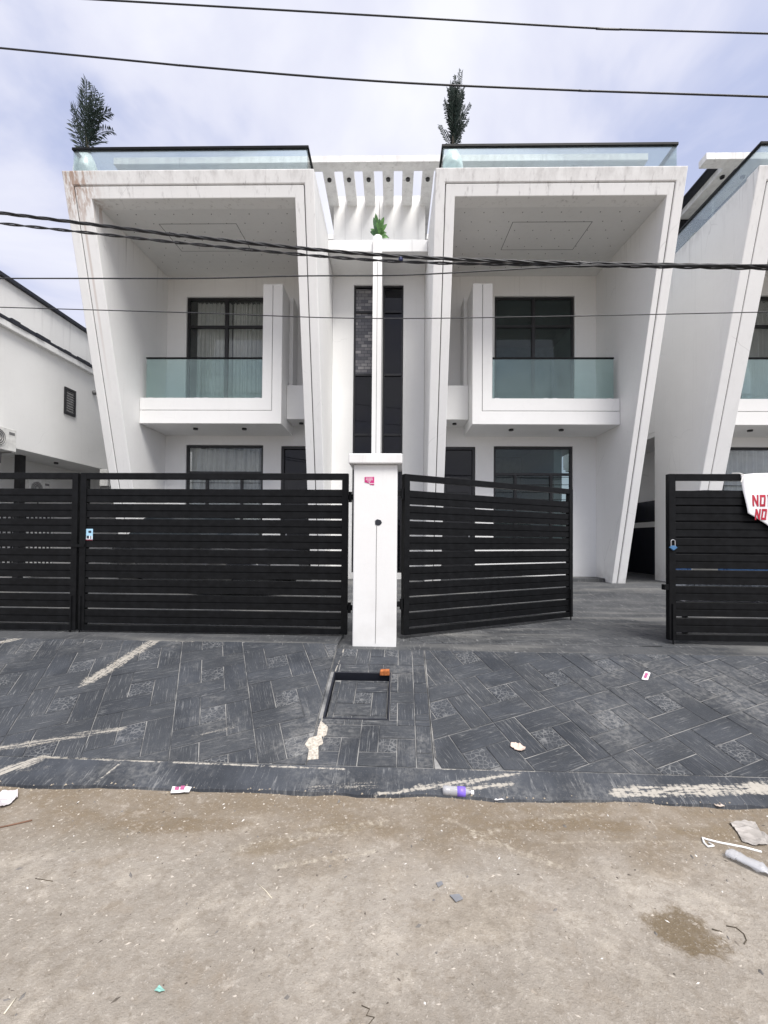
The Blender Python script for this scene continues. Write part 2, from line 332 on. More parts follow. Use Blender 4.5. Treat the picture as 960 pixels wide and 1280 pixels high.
# ---------------------------------------------------------------- mesh helper
class MB:
    def __init__(s): s.v = []; s.f = []
    def poly(s, pts, faces):
        o = len(s.v); s.v += [tuple(p) for p in pts]; s.f += [[i+o for i in f] for f in faces]; return s
    def box(s, x0, x1, y0, y1, z0, z1):
        if x0 > x1: x0, x1 = x1, x0
        if y0 > y1: y0, y1 = y1, y0
        return s.poly([(x0, y0, z0), (x1, y0, z0), (x1, y1, z0), (x0, y1, z0), (x0, y0, z1), (x1, y0, z1), (x1, y1, z1), (x0, y1, z1)],
                      [(0, 3, 2, 1), (4, 5, 6, 7), (0, 1, 5, 4), (1, 2, 6, 5), (2, 3, 7, 6), (3, 0, 4, 7)])
    def prism(s, a, b):            # two matching polygon loops
        n = len(a); return s.poly(list(a)+list(b), [list(range(n))[::-1], list(range(n, 2*n))] + [(i, (i+1) % n, n+(i+1) % n, n+i) for i in range(n)])
    def tube(s, pts, rad, seg=6, cap=True):
        pts = [Vector(p) for p in pts]; n = len(pts); rr = rad if isinstance(rad, (list, tuple)) else [rad]*n
        rings = []; ref = None
        for i, p in enumerate(pts):
            d = (pts[min(i+1, n-1)]-pts[max(i-1, 0)]).normalized()
            if ref is None: ref = d.orthogonal().normalized()
            u = (ref - d*ref.dot(d)); u = u.normalized() if u.length > 1e-6 else d.orthogonal().normalized(); ref = u; vv = d.cross(u)
            rings.append([p + (u*math.cos(2*math.pi*k/seg)+vv*math.sin(2*math.pi*k/seg))*rr[i] for k in range(seg)])
        o = len(s.v); s.v += [tuple(q) for r in rings for q in r]
        for i in range(n-1):
            for k in range(seg): s.f.append([o+i*seg+k, o+i*seg+(k+1) % seg, o+(i+1)*seg+(k+1) % seg, o+(i+1)*seg+k])
        if cap: s.f.append([o+k for k in range(seg)][::-1]); s.f.append([o+(n-1)*seg+k for k in range(seg)])
        return s
    def lathe(s, prof, c=(0, 0, 0), seg=20, axis='z'):
        o = len(s.v)
        for r, h in prof:
            for k in range(seg):
                a = 2*math.pi*k/seg; q = (r*math.cos(a), r*math.sin(a), h)
                if axis == 'y': q = (q[0], q[2], q[1])
                if axis == 'x': q = (q[2], q[0], q[1])
                s.v.append((c[0]+q[0], c[1]+q[1], c[2]+q[2]))
        m = len(prof)
        for i in range(m-1):
            for k in range(seg): s.f.append([o+i*seg+k, o+i*seg+(k+1) % seg, o+(i+1)*seg+(k+1) % seg, o+(i+1)*seg+k])
        s.f.append([o+k for k in range(seg)][::-1]); s.f.append([o+(m-1)*seg+k for k in range(seg)])
        return s
    def mesh(s, name, mat=None, smooth=False):
        me = bpy.data.meshes.new(name); me.from_pydata(s.v, [], s.f)
        bm = bmesh.new(); bm.from_mesh(me); bmesh.ops.recalc_face_normals(bm, faces=bm.faces[:]); bm.to_mesh(me); bm.free()
        if mat is not None: me.materials.append(MAT[mat] if isinstance(mat, str) else mat)
        if smooth: me.shade_smooth()
        return me
    def build(s, name, mat, parent=None, bevel=0, smooth=False, loc=None):
        return link(name, s.mesh(name, mat, smooth), parent, bevel, loc)
def link(name, me, parent=None, bevel=0, loc=None):
    o = bpy.data.objects.new(name, me); COL.objects.link(o)
    if parent is not None:
        o.parent = parent
    if loc is not None: o.location = loc
    if bevel:
        b = o.modifiers.new('edge', 'BEVEL'); b.width = bevel; b.segments = 2; b.limit_method = 'ANGLE'; b.angle_limit = R(40)
    return o
def tag(o, label=None, cat=None, group=None, kind=None):
    for k, v in (('label', label), ('category', cat), ('group', group), ('kind', kind)):
        if v: o[k] = v
    return o
def thing(name, label, cat, group=None, loc=(0, 0, 0), rz=0):
    o = bpy.data.objects.new(name, None); COL.objects.link(o); o.location = loc; o.rotation_euler = (0, 0, rz); o.empty_display_size = .2
    return tag(o, label, cat, group)
def copy_tree(o, parent=None):
    c = o.copy(); COL.objects.link(c); c.parent = parent
    for ch in o.children: copy_tree(ch, c)
    return c
def part(mb, name, mat, parent, bevel=0, smooth=False):
    loc = -parent.location if parent.parent is None and parent.type == 'EMPTY' else None
    return mb.build(name, mat, parent, bevel, smooth, loc)

# ================================================================ SETTING: ground, road, ramp, courtyard
g = MB().poly([(-400, -400, ZROAD-.03), (400, -400, ZROAD-.03), (400, 400, ZROAD-.03), (-400, 400, ZROAD-.03)], [(0, 1, 2, 3)])
tag(g.build('ground', plain('far ground', (.25, .22, .18), .9)), kind='structure')

def grid_sheet(x0, x1, y0, y1, nx, ny, zf):
    m = MB(); vs_ = [(x0+(x1-x0)*i/nx, y0+(y1-y0)*j/ny) for j in range(ny+1) for i in range(nx+1)]
    m.v = [(a, b, zf(a, b)) for a, b in vs_]
    m.f = [[j*(nx+1)+i, j*(nx+1)+i+1, (j+1)*(nx+1)+i+1, (j+1)*(nx+1)+i] for j in range(ny) for i in range(nx)]
    return m
from mathutils import noise as mn
def road_z(x, y):
    n = mn.fractal(Vector((x*.9, y*.9, 3.1)), .9, 2.1, 4)*.012 + mn.fractal(Vector((x*5, y*5, 1.7)), .8, 2.1, 3)*.0035
    bank = max(0, min(1, (y-2.55)/.40)); n += bank*bank*(.018+.016*mn.noise(Vector((x*2.3, 7, 1))))
    return ZROAD + n
road = grid_sheet(-7, 7, .2, 3.1, 420, 100, road_z)
road.v = [(a, b, c - (.02 if b > 3.05 else 0)) for a, b, c in road.v]
tag(road.build('road', 'road', smooth=True), kind='structure')
rf = MB()
for (a, b, c, d) in ((-60, -7, -9, 3.0), (7, 60, -9, 3.0), (-7, 7, -9, .2)): rf.poly([(a, c, ZROAD-.004), (b, c, ZROAD-.004), (b, d, ZROAD-.004), (a, d, ZROAD-.004)], [(0, 1, 2, 3)])
tag(rf.build('road', 'road'), kind='structure')

# ---- sloping ramp in front of the gates: slope coordinates (p = x, q = metres along the slope from its top edge)
CS = math.sqrt(1+SL*SL)
SLOPE = Matrix.Rotation(math.atan(SL), 4, 'X'); ORG = Vector((0, Y_TOP, 0))
def s2w(p, q, h=0): return ORG + SLOPE @ Vector((p, q, h))
def clip(poly, x, y, nx, ny):       # keep the side where (P-(x,y)).n <= 0
    out = []
    for i in range(len(poly)):
        a, b = poly[i], poly[(i+1) % len(poly)]
        da = (a[0]-x)*nx+(a[1]-y)*ny; db = (b[0]-x)*nx+(b[1]-y)*ny
        if da <= 0: out.append(a)
        if (da < 0 < db) or (db < 0 < da):
            t = da/(da-db); out.append((a[0]+(b[0]-a[0])*t, a[1]+(b[1]-a[1])*t))
    return out
def cliprect(poly, r):
    for (x, y, nx, ny) in ((r[0], 0, -1, 0), (r[1], 0, 1, 0), (0, r[2], 0, -1), (0, r[3], 0, 1)):
        if len(poly) > 2: poly = clip(poly, x, y, nx, ny)
    return poly
def area(P): return .5*sum(P[i][0]*P[(i+1) % len(P)][1]-P[(i+1) % len(P)][0]*P[i][1] for i in range(len(P)))
def inset(P, d):                     # convex, counter-clockwise
    Q = list(P)
    for i in range(len(P)):
        a, b = P[i], P[(i+1) % len(P)]; L = math.hypot(b[0]-a[0], b[1]-a[1])
        if L < 1e-6: continue
        nx, ny = (b[1]-a[1])/L, -(b[0]-a[0])/L
        Q = clip(Q, a[0]-nx*d, a[1]-ny*d, nx, ny)
        if len(Q) < 3: return []
    # drop doubled points
    O = []
    for q in Q:
        if not O or math.hypot(q[0]-O[-1][0], q[1]-O[-1][1]) > 2e-4: O.append(q)
    if len(O) > 2 and math.hypot(O[0][0]-O[-1][0], O[0][1]-O[-1][1]) < 2e-4: O.pop()
    return O
CACHE = {}
def slab_mesh(P, h, name, mat, ch=.004, share=False):
    key = (tuple((round(a, 3), round(b, 3)) for a, b in P), mat)
    if key in CACHE: return CACHE[key]
    mb = MB(); T = inset(P, ch)
    if len(T) != len(P): T = [(a*.97, b*.97) for a, b in P]
    n = len(P)
    mb.v = [(a, b, -.012) for a, b in P] + [(a, b, h-ch) for a, b in P] + [(a, b, h) for a, b in T]
    mb.f = [list(range(2*n, 3*n))] + [[k*n+i, k*n+(i+1) % n, (k+1)*n+(i+1) % n, (k+1)*n+i] for k in (0, 1) for i in range(n)]
    me = mb.mesh(name, mat); CACHE[key] = me
    return me
def pinwheel(parent, rects, org, ang, L, h=.007, gap=.0035, mats=('p_wood', 'p_cob'), place=None, wob=.0015, name='paving_panel'):
    ca, sa = math.cos(ang), math.sin(ang); t = L/3.0
    cells = [((0, t, -2*t, 0), 1), ((0, 2*t, -3*t, -2*t), 0), ((2*t, 3*t, -3*t, -t), 1), ((t, 3*t, -t, 0), 0), ((t, 2*t, -2*t, -t), 2)]
    R0 = (min(r[0] for r in rects), max(r[1] for r in rects), min(r[2] for r in rects), max(r[3] for r in rects))
    cnt = 0; N = int(14/L)+4
    for i in range(-N, N):
        for j in range(-N, N):
            ox = org[0] + L*(i*ca - j*sa); oy = org[1] + L*(i*sa + j*ca)
            if not (R0[0]-1.5*L < ox < R0[1]+1.5*L and R0[2]-1.5*L < oy < R0[3]+1.5*L): continue
            for (a0, a1, b0, b1), kd in cells:
                loc = [(a0, b0), (a1, b0), (a1, b1), (a0, b1)]
                W = [(ox+a*ca-b*sa, oy+a*sa+b*ca) for a, b in loc]
                for r in rects:
                    C = cliprect(W, r)
                    if len(C) < 3 or area(C) < .0025: continue
                    C = inset(C, gap)
                    if len(C) < 3 or area(C) < .0012: continue
                    ac, bc = (a0+a1)/2, (b0+b1)/2; cx, cy = ox+ac*ca-bc*sa, oy+ac*sa+bc*ca
                    th = ang + (math.pi/2 if kd == 1 else 0); c2, s2 = math.cos(th), math.sin(th)
                    Lc = [((x-cx)*c2+(y-cy)*s2, -(x-cx)*s2+(y-cy)*c2) for x, y in C]
                    o = link(name, slab_mesh(Lc, h, name, mats[1] if kd == 2 else mats[0]), parent)
                    o.location = (cx, cy, random.uniform(-wob, wob)); o.rotation_euler = (random.uniform(-.002, .002), random.uniform(-.002, .002), th); cnt += 1
    return cnt
def ramp_piece(rects, thick=.24):
    m = MB()
    for (a, b, c, d) in rects: m.box(a, b, c, d, -thick, 0)
    o = m.build('pavement', 'joint'); o.matrix_world = Matrix.Translation(ORG) @ SLOPE
    return tag(o, kind='structure')
QJ = -1.535
GORG, GANG, GL = (.51, -.51), R(22.6), .595
PL = ramp_piece([(-7.6, -.66, QJ, .10)])
pinwheel(PL, [(-7.6, -.66, QJ, .10)], GORG, GANG, GL)
PR = ramp_piece([(.245, 7.6, QJ, 0)])
pinwheel(PR, [(.25, 6.4, QJ, -.004)], GORG, GANG, GL)
# centre strip with the sunken inspection cover
cov = (-.625, -.085, -1.055, -.405)
strip = [(-.655, .24, cov[3], .0), (cov[1], .24, cov[2], cov[3]), (-.655, .24, QJ, cov[2])]
PC = ramp_piece([(-.655, .24, cov[3], 0), (cov[1], .24, cov[2], cov[3]), (-.655, .24, QJ, cov[2]), (-.655, cov[0], cov[2], cov[3])])
pinwheel(PC, strip, (-.30, -1.12), 0, .42)
hm = MB(); hm.box(cov[0]+.022, cov[1]-.022, cov[2]+.030, cov[3]-.070, -.095, -.043)
hb = MB().box(cov[0]+.001, cov[1]-.001, cov[2]+.001, cov[3]-.001, -.22, -.10)  # black pit floor: shade of the gap put into its colour
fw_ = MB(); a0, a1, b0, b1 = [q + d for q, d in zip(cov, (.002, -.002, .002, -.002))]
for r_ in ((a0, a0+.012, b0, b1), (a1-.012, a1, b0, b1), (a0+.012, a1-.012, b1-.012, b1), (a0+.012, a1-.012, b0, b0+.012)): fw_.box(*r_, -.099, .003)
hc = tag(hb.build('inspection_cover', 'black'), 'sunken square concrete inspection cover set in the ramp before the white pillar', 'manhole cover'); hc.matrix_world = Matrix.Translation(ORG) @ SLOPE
fw_.build('pit_shade_liner', 'black', hc)  # black liner added so the lit pit walls look shaded
lid = hm.build('cover_slab', 'joint', hc)
pinwheel(hc, [(cov[0]+.024, cov[1]-.024, cov[2]+.032, cov[3]-.072)], (-.55, -.50), R(0), .46)
for ch in hc.children:
    if ch.name.startswith('paving_panel'): ch.location.z -= .042
# lower edge band of the ramp, butting on the road
eb = MB(); NB = 220
random.seed(3)
def edgeY(x): return Y_EDGE + .018*mn.noise(Vector((x*1.7, .3, 0))) + .010*mn.noise(Vector((x*9, 2.3, 0)))
top = []; bot = []; low = []
for i in range(NB+1):
    x = -7.6+15.2*i/NB; e_ = edgeY(x); y1 = Y_JOINT-.004
    top.append((x, y1, zr(y1)+.004)); bot.append((x, e_, zr(e_)+.002+.004*mn.noise(Vector((x*6, 1, 4))))); low.append((x, e_-.012, ZROAD-.03))
eb.v = top+bot+low; n_ = NB+1
eb.f = [[k*n_+i, k*n_+i+1, (k+1)*n_+i+1, (k+1)*n_+i] for k in (0, 1) for i in range(NB)]
tag(eb.build('pavement', 'p_edge', smooth=False), kind='structure')
# patch of bare mortar where the strip edge has broken away
pm = MB(); pts = [(401, 902), (410, 910), (408, 920), (402, 922), (404, 930), (398, 934), (398, 950), (384, 951), (386, 938), (381, 932), (386, 924), (396, 921), (398, 910)]
pw = [ap(x, y) for x, y in pts]; pm.prism([p+Vector((0, 0, -.01)) for p in pw], [p+Vector((0, 0, .0105)) for p in pw])
tag(pm.build('broken_mortar', plain('broken mortar', (.47, .43, .37), .9, 0, .3, 60, .2, 0, .8), None, .003), 'jagged pale mortar patch below the inspection cover', 'mortar patch')
# threshold and courtyard
GX0, GX1, YARD1 = -9.2, 13.5, 24
def yard_z(y): return max(0, min(1, (y-6.9)/3.2))*.20
yd = MB(); ys = [Y_TOP+.003, 5.0, 5.5, 6.2, 6.9, 7.3, 7.7, 8.1, 8.5, 9.0, 9.5, 10.1, 14, YARD1]
for a, b in zip(ys[:-1], ys[1:]):
    yd.poly([(GX0, a, yard_z(a)-.004), (GX1, a, yard_z(a)-.004), (GX1, b, yard_z(b)-.004), (GX0, b, yard_z(b)-.004)], [(0, 1, 2, 3)])
yard = tag(yd.build('courtyard', 'yard'), kind='structure')
tl = MB().box(-7.4, -.665, Y_TOP+.095, 5.3, -.02, .028)
tag(tl.build('threshold', 'yard', None, .006), kind='structure')
pinwheel(yard, [(.10, 3.4, 4.98, 6.85)], (.51, 5.4), GANG, GL, h=.004, gap=.003, mats=('yard', 'yard'), wob=.0005)

# ================================================================ HOUSES
LZ0, LEAN, LY0 = .2, .285, 10.3
def leanY(z): return LY0 - LEAN*(z-LZ0)
ZT, ZO = 7.96, 7.52
UO0, UO1, UI0, UI1 = 1.12, 5.73, 1.49, 5.37
YB, YW, YT = 9.92, 11.1, 10.80
def wall_holes(P, u0, u1, z0, z1, Y0, Y1, holes):
    us = sorted({u0, u1, *[h[0] for h in holes], *[h[1] for h in holes]}); zs = sorted({z0, z1, *[h[2] for h in holes], *[h[3] for h in holes]})
    solid = {}
    for i in range(len(us)-1):
        for j in range(len(zs)-1):
            cu, cz = (us[i]+us[i+1])/2, (zs[j]+zs[j+1])/2
            solid[i, j] = not any(h[0] < cu < h[1] and h[2] < cz < h[3] for h in holes)
    mb = MB()
    def q(a, b, c, d): mb.poly([P(*a), P(*b), P(*c), P(*d)], [(0, 1, 2, 3)])
    for (i, j), s in solid.items():
        if not s: continue
        a, b, c, d = us[i], us[i+1], zs[j], zs[j+1]
        q((a, Y0, c), (b, Y0, c), (b, Y0, d), (a, Y0, d)); q((a, Y1, c), (b, Y1, c), (b, Y1, d), (a, Y1, d))
        if not solid.get((i-1, j)): q((a, Y0, c), (a, Y1, c), (a, Y1, d), (a, Y0, d))
        if not solid.get((i+1, j)): q((b, Y0, c), (b, Y1, c), (b, Y1, d), (b, Y0, d))
        if not solid.get((i, j-1)): q((a, Y0, c), (b, Y0, c), (b, Y1, c), (a, Y1, c))
        if not solid.get((i, j+1)): q((a, Y0, d), (b, Y0, d), (b, Y1, d), (a, Y1, d))
    me = bpy.data.meshes.new('w'); bm = bmesh.new()
    vs_ = [bm.verts.new(v) for v in mb.v]
    for f in mb.f: bm.faces.new([vs_[k] for k in f])
    bmesh.ops.remove_doubles(bm, verts=bm.verts[:], dist=1e-5)
    bmesh.ops.recalc_face_normals(bm, faces=bm.faces[:])
    bm.verts.index_update(); out = MB(); out.v = [tuple(v.co) for v in bm.verts]; out.f = [[v.index for v in f.verts] for f in bm.faces]; bm.free()
    return out

def make_house(XC, sg, label, left_style, wallmat, UO1=5.73, UI1=5.37):
    root = thing('semi_detached_house', label, 'house', None, (XC+sg*3.4, LY0, 0))
    def P(u, y, z): return (XC+sg*u, y, z)
    def bx(mb, u0, u1, y0, y1, z0, z1): return mb.box(XC+sg*u0, XC+sg*u1, y0, y1, z0, z1)
    def pr(mb, loop, d0, d1):       # (u,z) loop, leaning with the front
        return mb.prism([P(u, leanY(z)+d0, z) for u, z in loop], [P(u, leanY(z)+d1, z) for u, z in loop])
    # --- leaning portal: outer band and inner band with a recessed joint between
    zb = -.05; G = .009
    gu0, gu1, gz = UO0+.19, UO1-.19, ZT-.235
    outer = MB(); pr(outer, [(UO0, zb), (gu0-G, zb), (gu0-G, gz+G), (gu1+G, gz+G), (gu1+G, zb), (UO1, zb), (UO1, ZT), (UO0, ZT)], 0, .30)
    fr = part(outer, 'portal_outer_band', wallmat, root, .016)
    inner = MB(); pr(inner, [(gu0+G, zb), (UI0, zb), (UI0, ZO), (UI1, ZO), (UI1, zb), (gu1-G, zb), (gu1-G, gz-G), (gu0+G, gz-G)], .006, .30)
    part(inner, 'portal_inner_band', wallmat, root, .010)
    back = MB(); pr(back, [(gu0-.03, zb), (gu0+.03, zb), (gu0+.03, gz), (gu0-.03, gz)], .028, .26); pr(back, [(gu1-.03, zb), (gu1+.03, zb), (gu1+.03, gz), (gu1-.03, gz)], .028, .26)
    pr(back, [(gu0-.03, gz-.03), (gu1+.03, gz-.03), (gu1+.03, gz+.03), (gu0-.03, gz+.03)], .029, .255)
    part(back, 'joint_backing', 'groove', root)
    # --- side walls between portal and facade
    for a, b in ((UO0+.003, UI0-.003), (UI1+.003, UO1-.003)):
        m = MB(); lp = [(leanY(zb)+.27, zb), (YW+.25, zb), (YW+.25, ZT-.06), (leanY(ZT-.06)+.27, ZT-.06)]
        m.prism([P(a, y, z) for y, z in lp], [P(b, y, z) for y, z in lp])
        part(m, 'side_wall', 'white', root)
    # --- facade with openings
    UWn, LWn, DR = (2.88, 4.86, 4.25, 7.24), (2.87, 4.82, 1.04, 3.49), (1.56, 2.42, .30, 3.47)
    part(wall_holes(P, UI0-.002, UI1+.002, -.05, 7.738, YW, YW+.22, [UWn, LWn, DR]), 'facade_wall', 'white_clean', root)
    # --- roof, ceiling, storeys behind
    m = MB(); lp = [(leanY(ZO)+.28, ZO+.004), (YW, 7.74), (YW, 7.84), (leanY(7.84)+.28, 7.84)]
    m.prism([P(UI0-.001, y, z) for y, z in lp], [P(UI1+.001, y, z) for y, z in lp]); ceil = part(m, 'ceiling', 'soffit', root)
    sl = (7.74-ZO)/(YW-leanY(ZO)-.28)
    def cz(y): return ZO+.004+sl*(y-leanY(ZO)-.28)
    m = MB()
    for j in range(8):
        for i in range(10):
            u, y = UI0+.25+i*.375+(.18 if j % 2 else 0), 8.65+j*.29
            if u < UI1-.12: m.lathe([(.011, cz(y)-.006), (.011, cz(y)+.01)], P(u, y, 0), 8)
    tag(part(m, 'ceiling_studs', 'grey', ceil), kind='stuff'); 
    m = MB(); a0, a1, b0, b1 = 2.75, 4.35, 8.95, 9.95
    if left_style: a0, a1 = 2.85, 4.45
    for (p, q, r_, s_) in ((a0, a1, b0, b0+.014), (a0, a1, b1-.014, b1), (a0, a0+.012, b0+.014, b1-.014), (a1-.012, a1, b0+.014, b1-.014)):
        m.prism([P(p, r_, cz(r_)-.003), P(q, r_, cz(r_)-.003), P(q, s_, cz(s_)-.003), P(p, s_, cz(s_)-.003)], [P(p, r_, cz(r_)+.01), P(q, r_, cz(r_)+.01), P(q, s_, cz(s_)+.01), P(p, s_, cz(s_)+.01)])
    part(m, 'access_hatch', 'grey', ceil)
    m = MB(); bx(m, .005, UO1-.02, YW+.255, 17.5, 7.30, 7.80); bx(m, UO0+.38, UO1-.36, leanY(7.84)+.31, YW+.245, 7.845, 7.86); part(m, 'roof_slab', 'rooftop', root)
    m = MB(); bx(m, .01, UO1-.005, YW+.256, 17.4, 3.92, 7.295); up_ = part(m, 'upper_storey', wallmat, root)
    # hollow rooms behind the glazing are real boxes inside the storey; cut by building them as niches
    bpy.data.objects.remove(up_)
    m = MB()
    bx(m, UO1-.24, UO1-.004, YW+.256, 17.4, 3.92, 7.295); bx(m, .01, UO1-.25, 17.2, 17.4, -.05, 7.295); bx(m, .01, .2, YW+.256, 17.19, -.05, 7.295); bx(m, UO1-1.25, UO1-1.05, YW+.256, 17.19, -.05, 3.80)
    part(m, 'rear_wall', wallmat, root)
    m = MB(); bx(m, .21, UO1-.01, YW+.256, 17.19, 3.80, 3.915); part(m, 'floor_slab', 'soffit', root)
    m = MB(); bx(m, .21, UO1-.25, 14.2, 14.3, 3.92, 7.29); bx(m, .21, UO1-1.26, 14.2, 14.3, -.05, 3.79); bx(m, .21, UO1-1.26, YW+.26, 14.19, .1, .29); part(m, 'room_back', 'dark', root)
    # --- plinth floor
    m = MB(); bx(m, UI0+.002, UI1-.002, 10.62, YW-.002, -.05, .28); part(m, 'porch_step', 'yard', root, .01)
    # --- balcony: floor, L shaped front in two bands, side wall
    cu0, cu1, z0, z1, zc = 2.13, 2.57, 3.72, 4.30, 6.88
    gu, gzz = (cu0+cu1)/2, z0+.30
    m = MB(); bx(m, cu0+.002, UI1-.002, YB+.05, YW-.002, z0+.002, z1-.12); bx(m, cu0+.003, cu1-.003, YB+.05, YW-.003, z1-.119, zc-.003); bal = part(m, 'balcony', 'white_clean', root)
    m = MB(); lp2 = [(cu0, z0), (UI1-.004, z0), (UI1-.004, gzz-.006), (gu-.006, gzz-.006), (gu-.006, zc), (cu0, zc)]; m.prism([P(a, YB, b) for a, b in lp2], [P(a, YB+.12, b) for a, b in lp2]); part(m, 'front_band', 'white_clean', bal, .008)
    m = MB(); lp2 = [(gu+.006, gzz+.006), (UI1-.005, gzz+.006), (UI1-.005, z1), (cu1, z1), (cu1, zc-.002), (gu+.006, zc-.002)]; m.prism([P(a, YB+.005, b) for a, b in lp2], [P(a, YB+.12, b) for a, b in lp2]); part(m, 'front_band', 'white_clean', bal, .006)
    m = MB(); bx(m, gu-.02, gu+.02, YB+.02, YB+.1, z0+.05, zc-.03); bx(m, gu+.021, UI1-.05, YB+.02, YB+.1, gzz-.02, gzz+.02); part(m, 'joint_backing', 'groove', bal)
    m = MB(); bx(m, UI0+.002, cu0-.002, 10.42, YW-.003, 3.96, 4.76); part(m, 'floor_band', 'white_clean', root, .006)
    m = MB(); bx(m, UI0+.002, UI0+.10, 10.6, YW-.003, 4.765, 6.95); bx(m, cu0-.09, cu0-.002, 10.6, YW-.003, 4.765, 6.95); part(m, 'niche_jamb', 'white_clean', root)
    us_ = 3.96 if left_style else 3.87
    for a, b in ((cu1+.02, us_-.004), (us_+.004, UI1-.12)):
        m = MB(); bx(m, a, b, YB+.055, YB+.067, z1-.02, z1+.90); part(m, 'glass_panel', 'glass', bal)
    m = MB(); bx(m, cu1, UI1-.11, YB+.04, YB+.082, z1+.90, z1+.935); part(m, 'handrail', 'metal', bal, .004)
    for u in (cu1+.12, us_-.1, us_+.1, UI1-.22):
        m = MB(); bx(m, u-.05, u+.05, YB+.045, YB+.078, z1-.004, z1+.022); part(m, 'glass_clamp', 'steel', bal)
    # downlights below the balcony and in front of the door
    for u, y in ((3.1, 10.35), (4.25, 10.35)):
        m = MB(); m.lathe([(.055, z0-.035), (.055, z0+.01)], P(u, y, 0), 14); part(m, 'downlight', 'frame', root)
    m = MB(); m.lathe([(.05, 3.925), (.05, 3.97)], P(1.85, 10.75, 0), 14); part(m, 'downlight', 'frame', root)
    # --- windows
    def window(u0, u1, za, zb_, y, bars, panes, name='window', pmat=None, t=.06):
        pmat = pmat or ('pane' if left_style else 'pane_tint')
        fm = MB(); d0, d1 = y+.05, y+.12
        bx(fm, u0+.002, u0+t, d0, d1, za+.002, zb_-.002); bx(fm, u1-t, u1-.002, d0, d1, za+.002, zb_-.002)
        bx(fm, u0+t, u1-t, d0, d1, zb_-t, zb_-.002); bx(fm, u0+t, u1-t, d0, d1, za+.002, za+t)
        wo_ = part(fm, name, 'frame', root, .004)
        for (a, b, c, d, th) in bars:
            bm_ = MB(); bx(bm_, a, b, d0-th, d1-.004, c, d); part(bm_, 'bar', 'frame', wo_)
        for (a, b, c, d) in panes:
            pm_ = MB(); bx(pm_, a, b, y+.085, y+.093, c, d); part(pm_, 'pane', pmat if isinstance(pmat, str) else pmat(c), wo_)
        return wo_
    mu, tz = 3.855, 6.5; a, b, c, d = UWn
    window(a, b, c, d, YW, [(mu-.04, mu+.04, c+.06, d-.06, .008), (a+.06, mu-.04, tz-.03, tz+.03, .004), (mu+.04, b-.06, tz-.03, tz+.03, .004)],
           [(a+.05, mu-.03, c+.05, tz-.02), (mu+.03, b-.05, c+.05, tz-.02), (a+.05, mu-.03, tz+.02, d-.05), (mu+.03, b-.05, tz+.02, d-.05)])
    a, b, c, d = LWn; tz = 2.80; m1, m2 = a+.55, b-.52
    wb = window(a, b, c, d, YW, [(a+.06, b-.06, tz-.03, tz+.03, .004), (m1-.03, m1+.03, c+.06, tz-.03, .006), (m2-.03, m2+.03, c+.06, tz-.03, .006)],
           [(a+.05, b-.05, tz+.02, d-.05), (a+.05, m1-.02, c+.05, tz-.02), (m1+.02, m2-.02, c+.05, tz-.02), (m2+.02, b-.05, c+.05, tz-.02)])
    for k in range(9):
        z = c+.2+k*.185; m = MB(); bx(m, a+.06, b-.06, YW+.025, YW+.037, z, z+.012); part(m, 'security_bar', 'frame', wb)
    # --- door
    a, b, c, d = DR; m = MB(); bx(m, a+.002, a+.07, YW+.03, YW+.14, c, d-.002); bx(m, b-.07, b-.002, YW+.03, YW+.14, c, d-.002); bx(m, a+.07, b-.07, YW+.03, YW+.14, d-.07, d-.002)
    dr = part(m, 'door', 'frame', root, .004)
    m = MB(); bx(m, a+.07, b-.07, YW+.07, YW+.12, c+.005, 2.62); part(m, 'door_leaf', 'door', dr)
    for k in range(5):
        m = MB(); bx(m, a+.15, b-.15, YW+.058, YW+.072, c+.12+k*.48, c+.5+k*.48); part(m, 'door_panel', 'door', dr, .006)
    m = MB(); bx(m, a+.07, b-.07, YW+.09, YW+.1, 2.66, d-.07); part(m, 'pane', 'pane_dark', dr)
    m = MB(); bx(m, a+.07, b-.07, YW+.07, YW+.12, 2.62, 2.66); part(m, 'bar', 'frame', dr)
    m = MB(); bx(m, b-.16, b-.13, YW+.03, YW+.06, 1.2, 1.55); part(m, 'handle', 'steel', dr)
    # --- curtains
    if left_style:
        def curtain(u0, u1, z0_, z1_, y, wl_):
            n = 90; cm = MB()
            for k in range(n+1):
                u = u0+(u1-u0)*k/n; dy = .05*math.sin(k*wl_)+.035*math.sin(k*wl_*.43+1)
                cm.v += [P(u, y+dy*.8, z1_), P(u, y+dy*1.3, z0_)]
            cm.f = [[2*k, 2*k+2, 2*k+3, 2*k+1] for k in range(n)]
            part(cm, 'curtain', 'curtain', root, 0, True)
        curtain(2.95, 3.75, 4.3, 7.2, YW+.27, .95); curtain(3.80, 4.66, 4.3, 7.2, YW+.26, 1.1); curtain(2.95, 4.75, 1.05, 3.45, YW+.27, 1.0)
    # --- half of the stair tower
    S = (.105, .605, .35, 7.36)
    part(wall_holes(P, .005, UO0-.002, -.05, 9.55, YT, YT+.30, [S]), 'tower_wall', 'tower', root)
    m = MB(); bx(m, .006, UO0-.003, 9.92, YT-.002, 7.60, 7.87); part(m, 'tower_ledge', 'tower', root, .008)
    a, b, c, d = S; zs = [c+.05, 3.70, 5.17, 6.72, d-.05]
    pm_ = (lambda cc: 'film' if cc > 5.1 else 'pane_dark') if left_style else 'pane_dark'
    window(a, b, c, d, YT, [(a+.05, b-.05, z-.025, z+.025, .004) for z in zs[1:-1]], [(a+.04, b-.04, p+.02, q-.02) for p, q in zip(zs[:-1], zs[1:])], 'slot_window', pm_, .045)
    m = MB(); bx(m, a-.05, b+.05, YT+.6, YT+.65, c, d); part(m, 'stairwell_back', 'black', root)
    # --- roof railing
    rail = MB(); y0, ua, ub, zr0, zr1 = 8.22, UO0+.14, UO1-.13, 7.86, 8.44
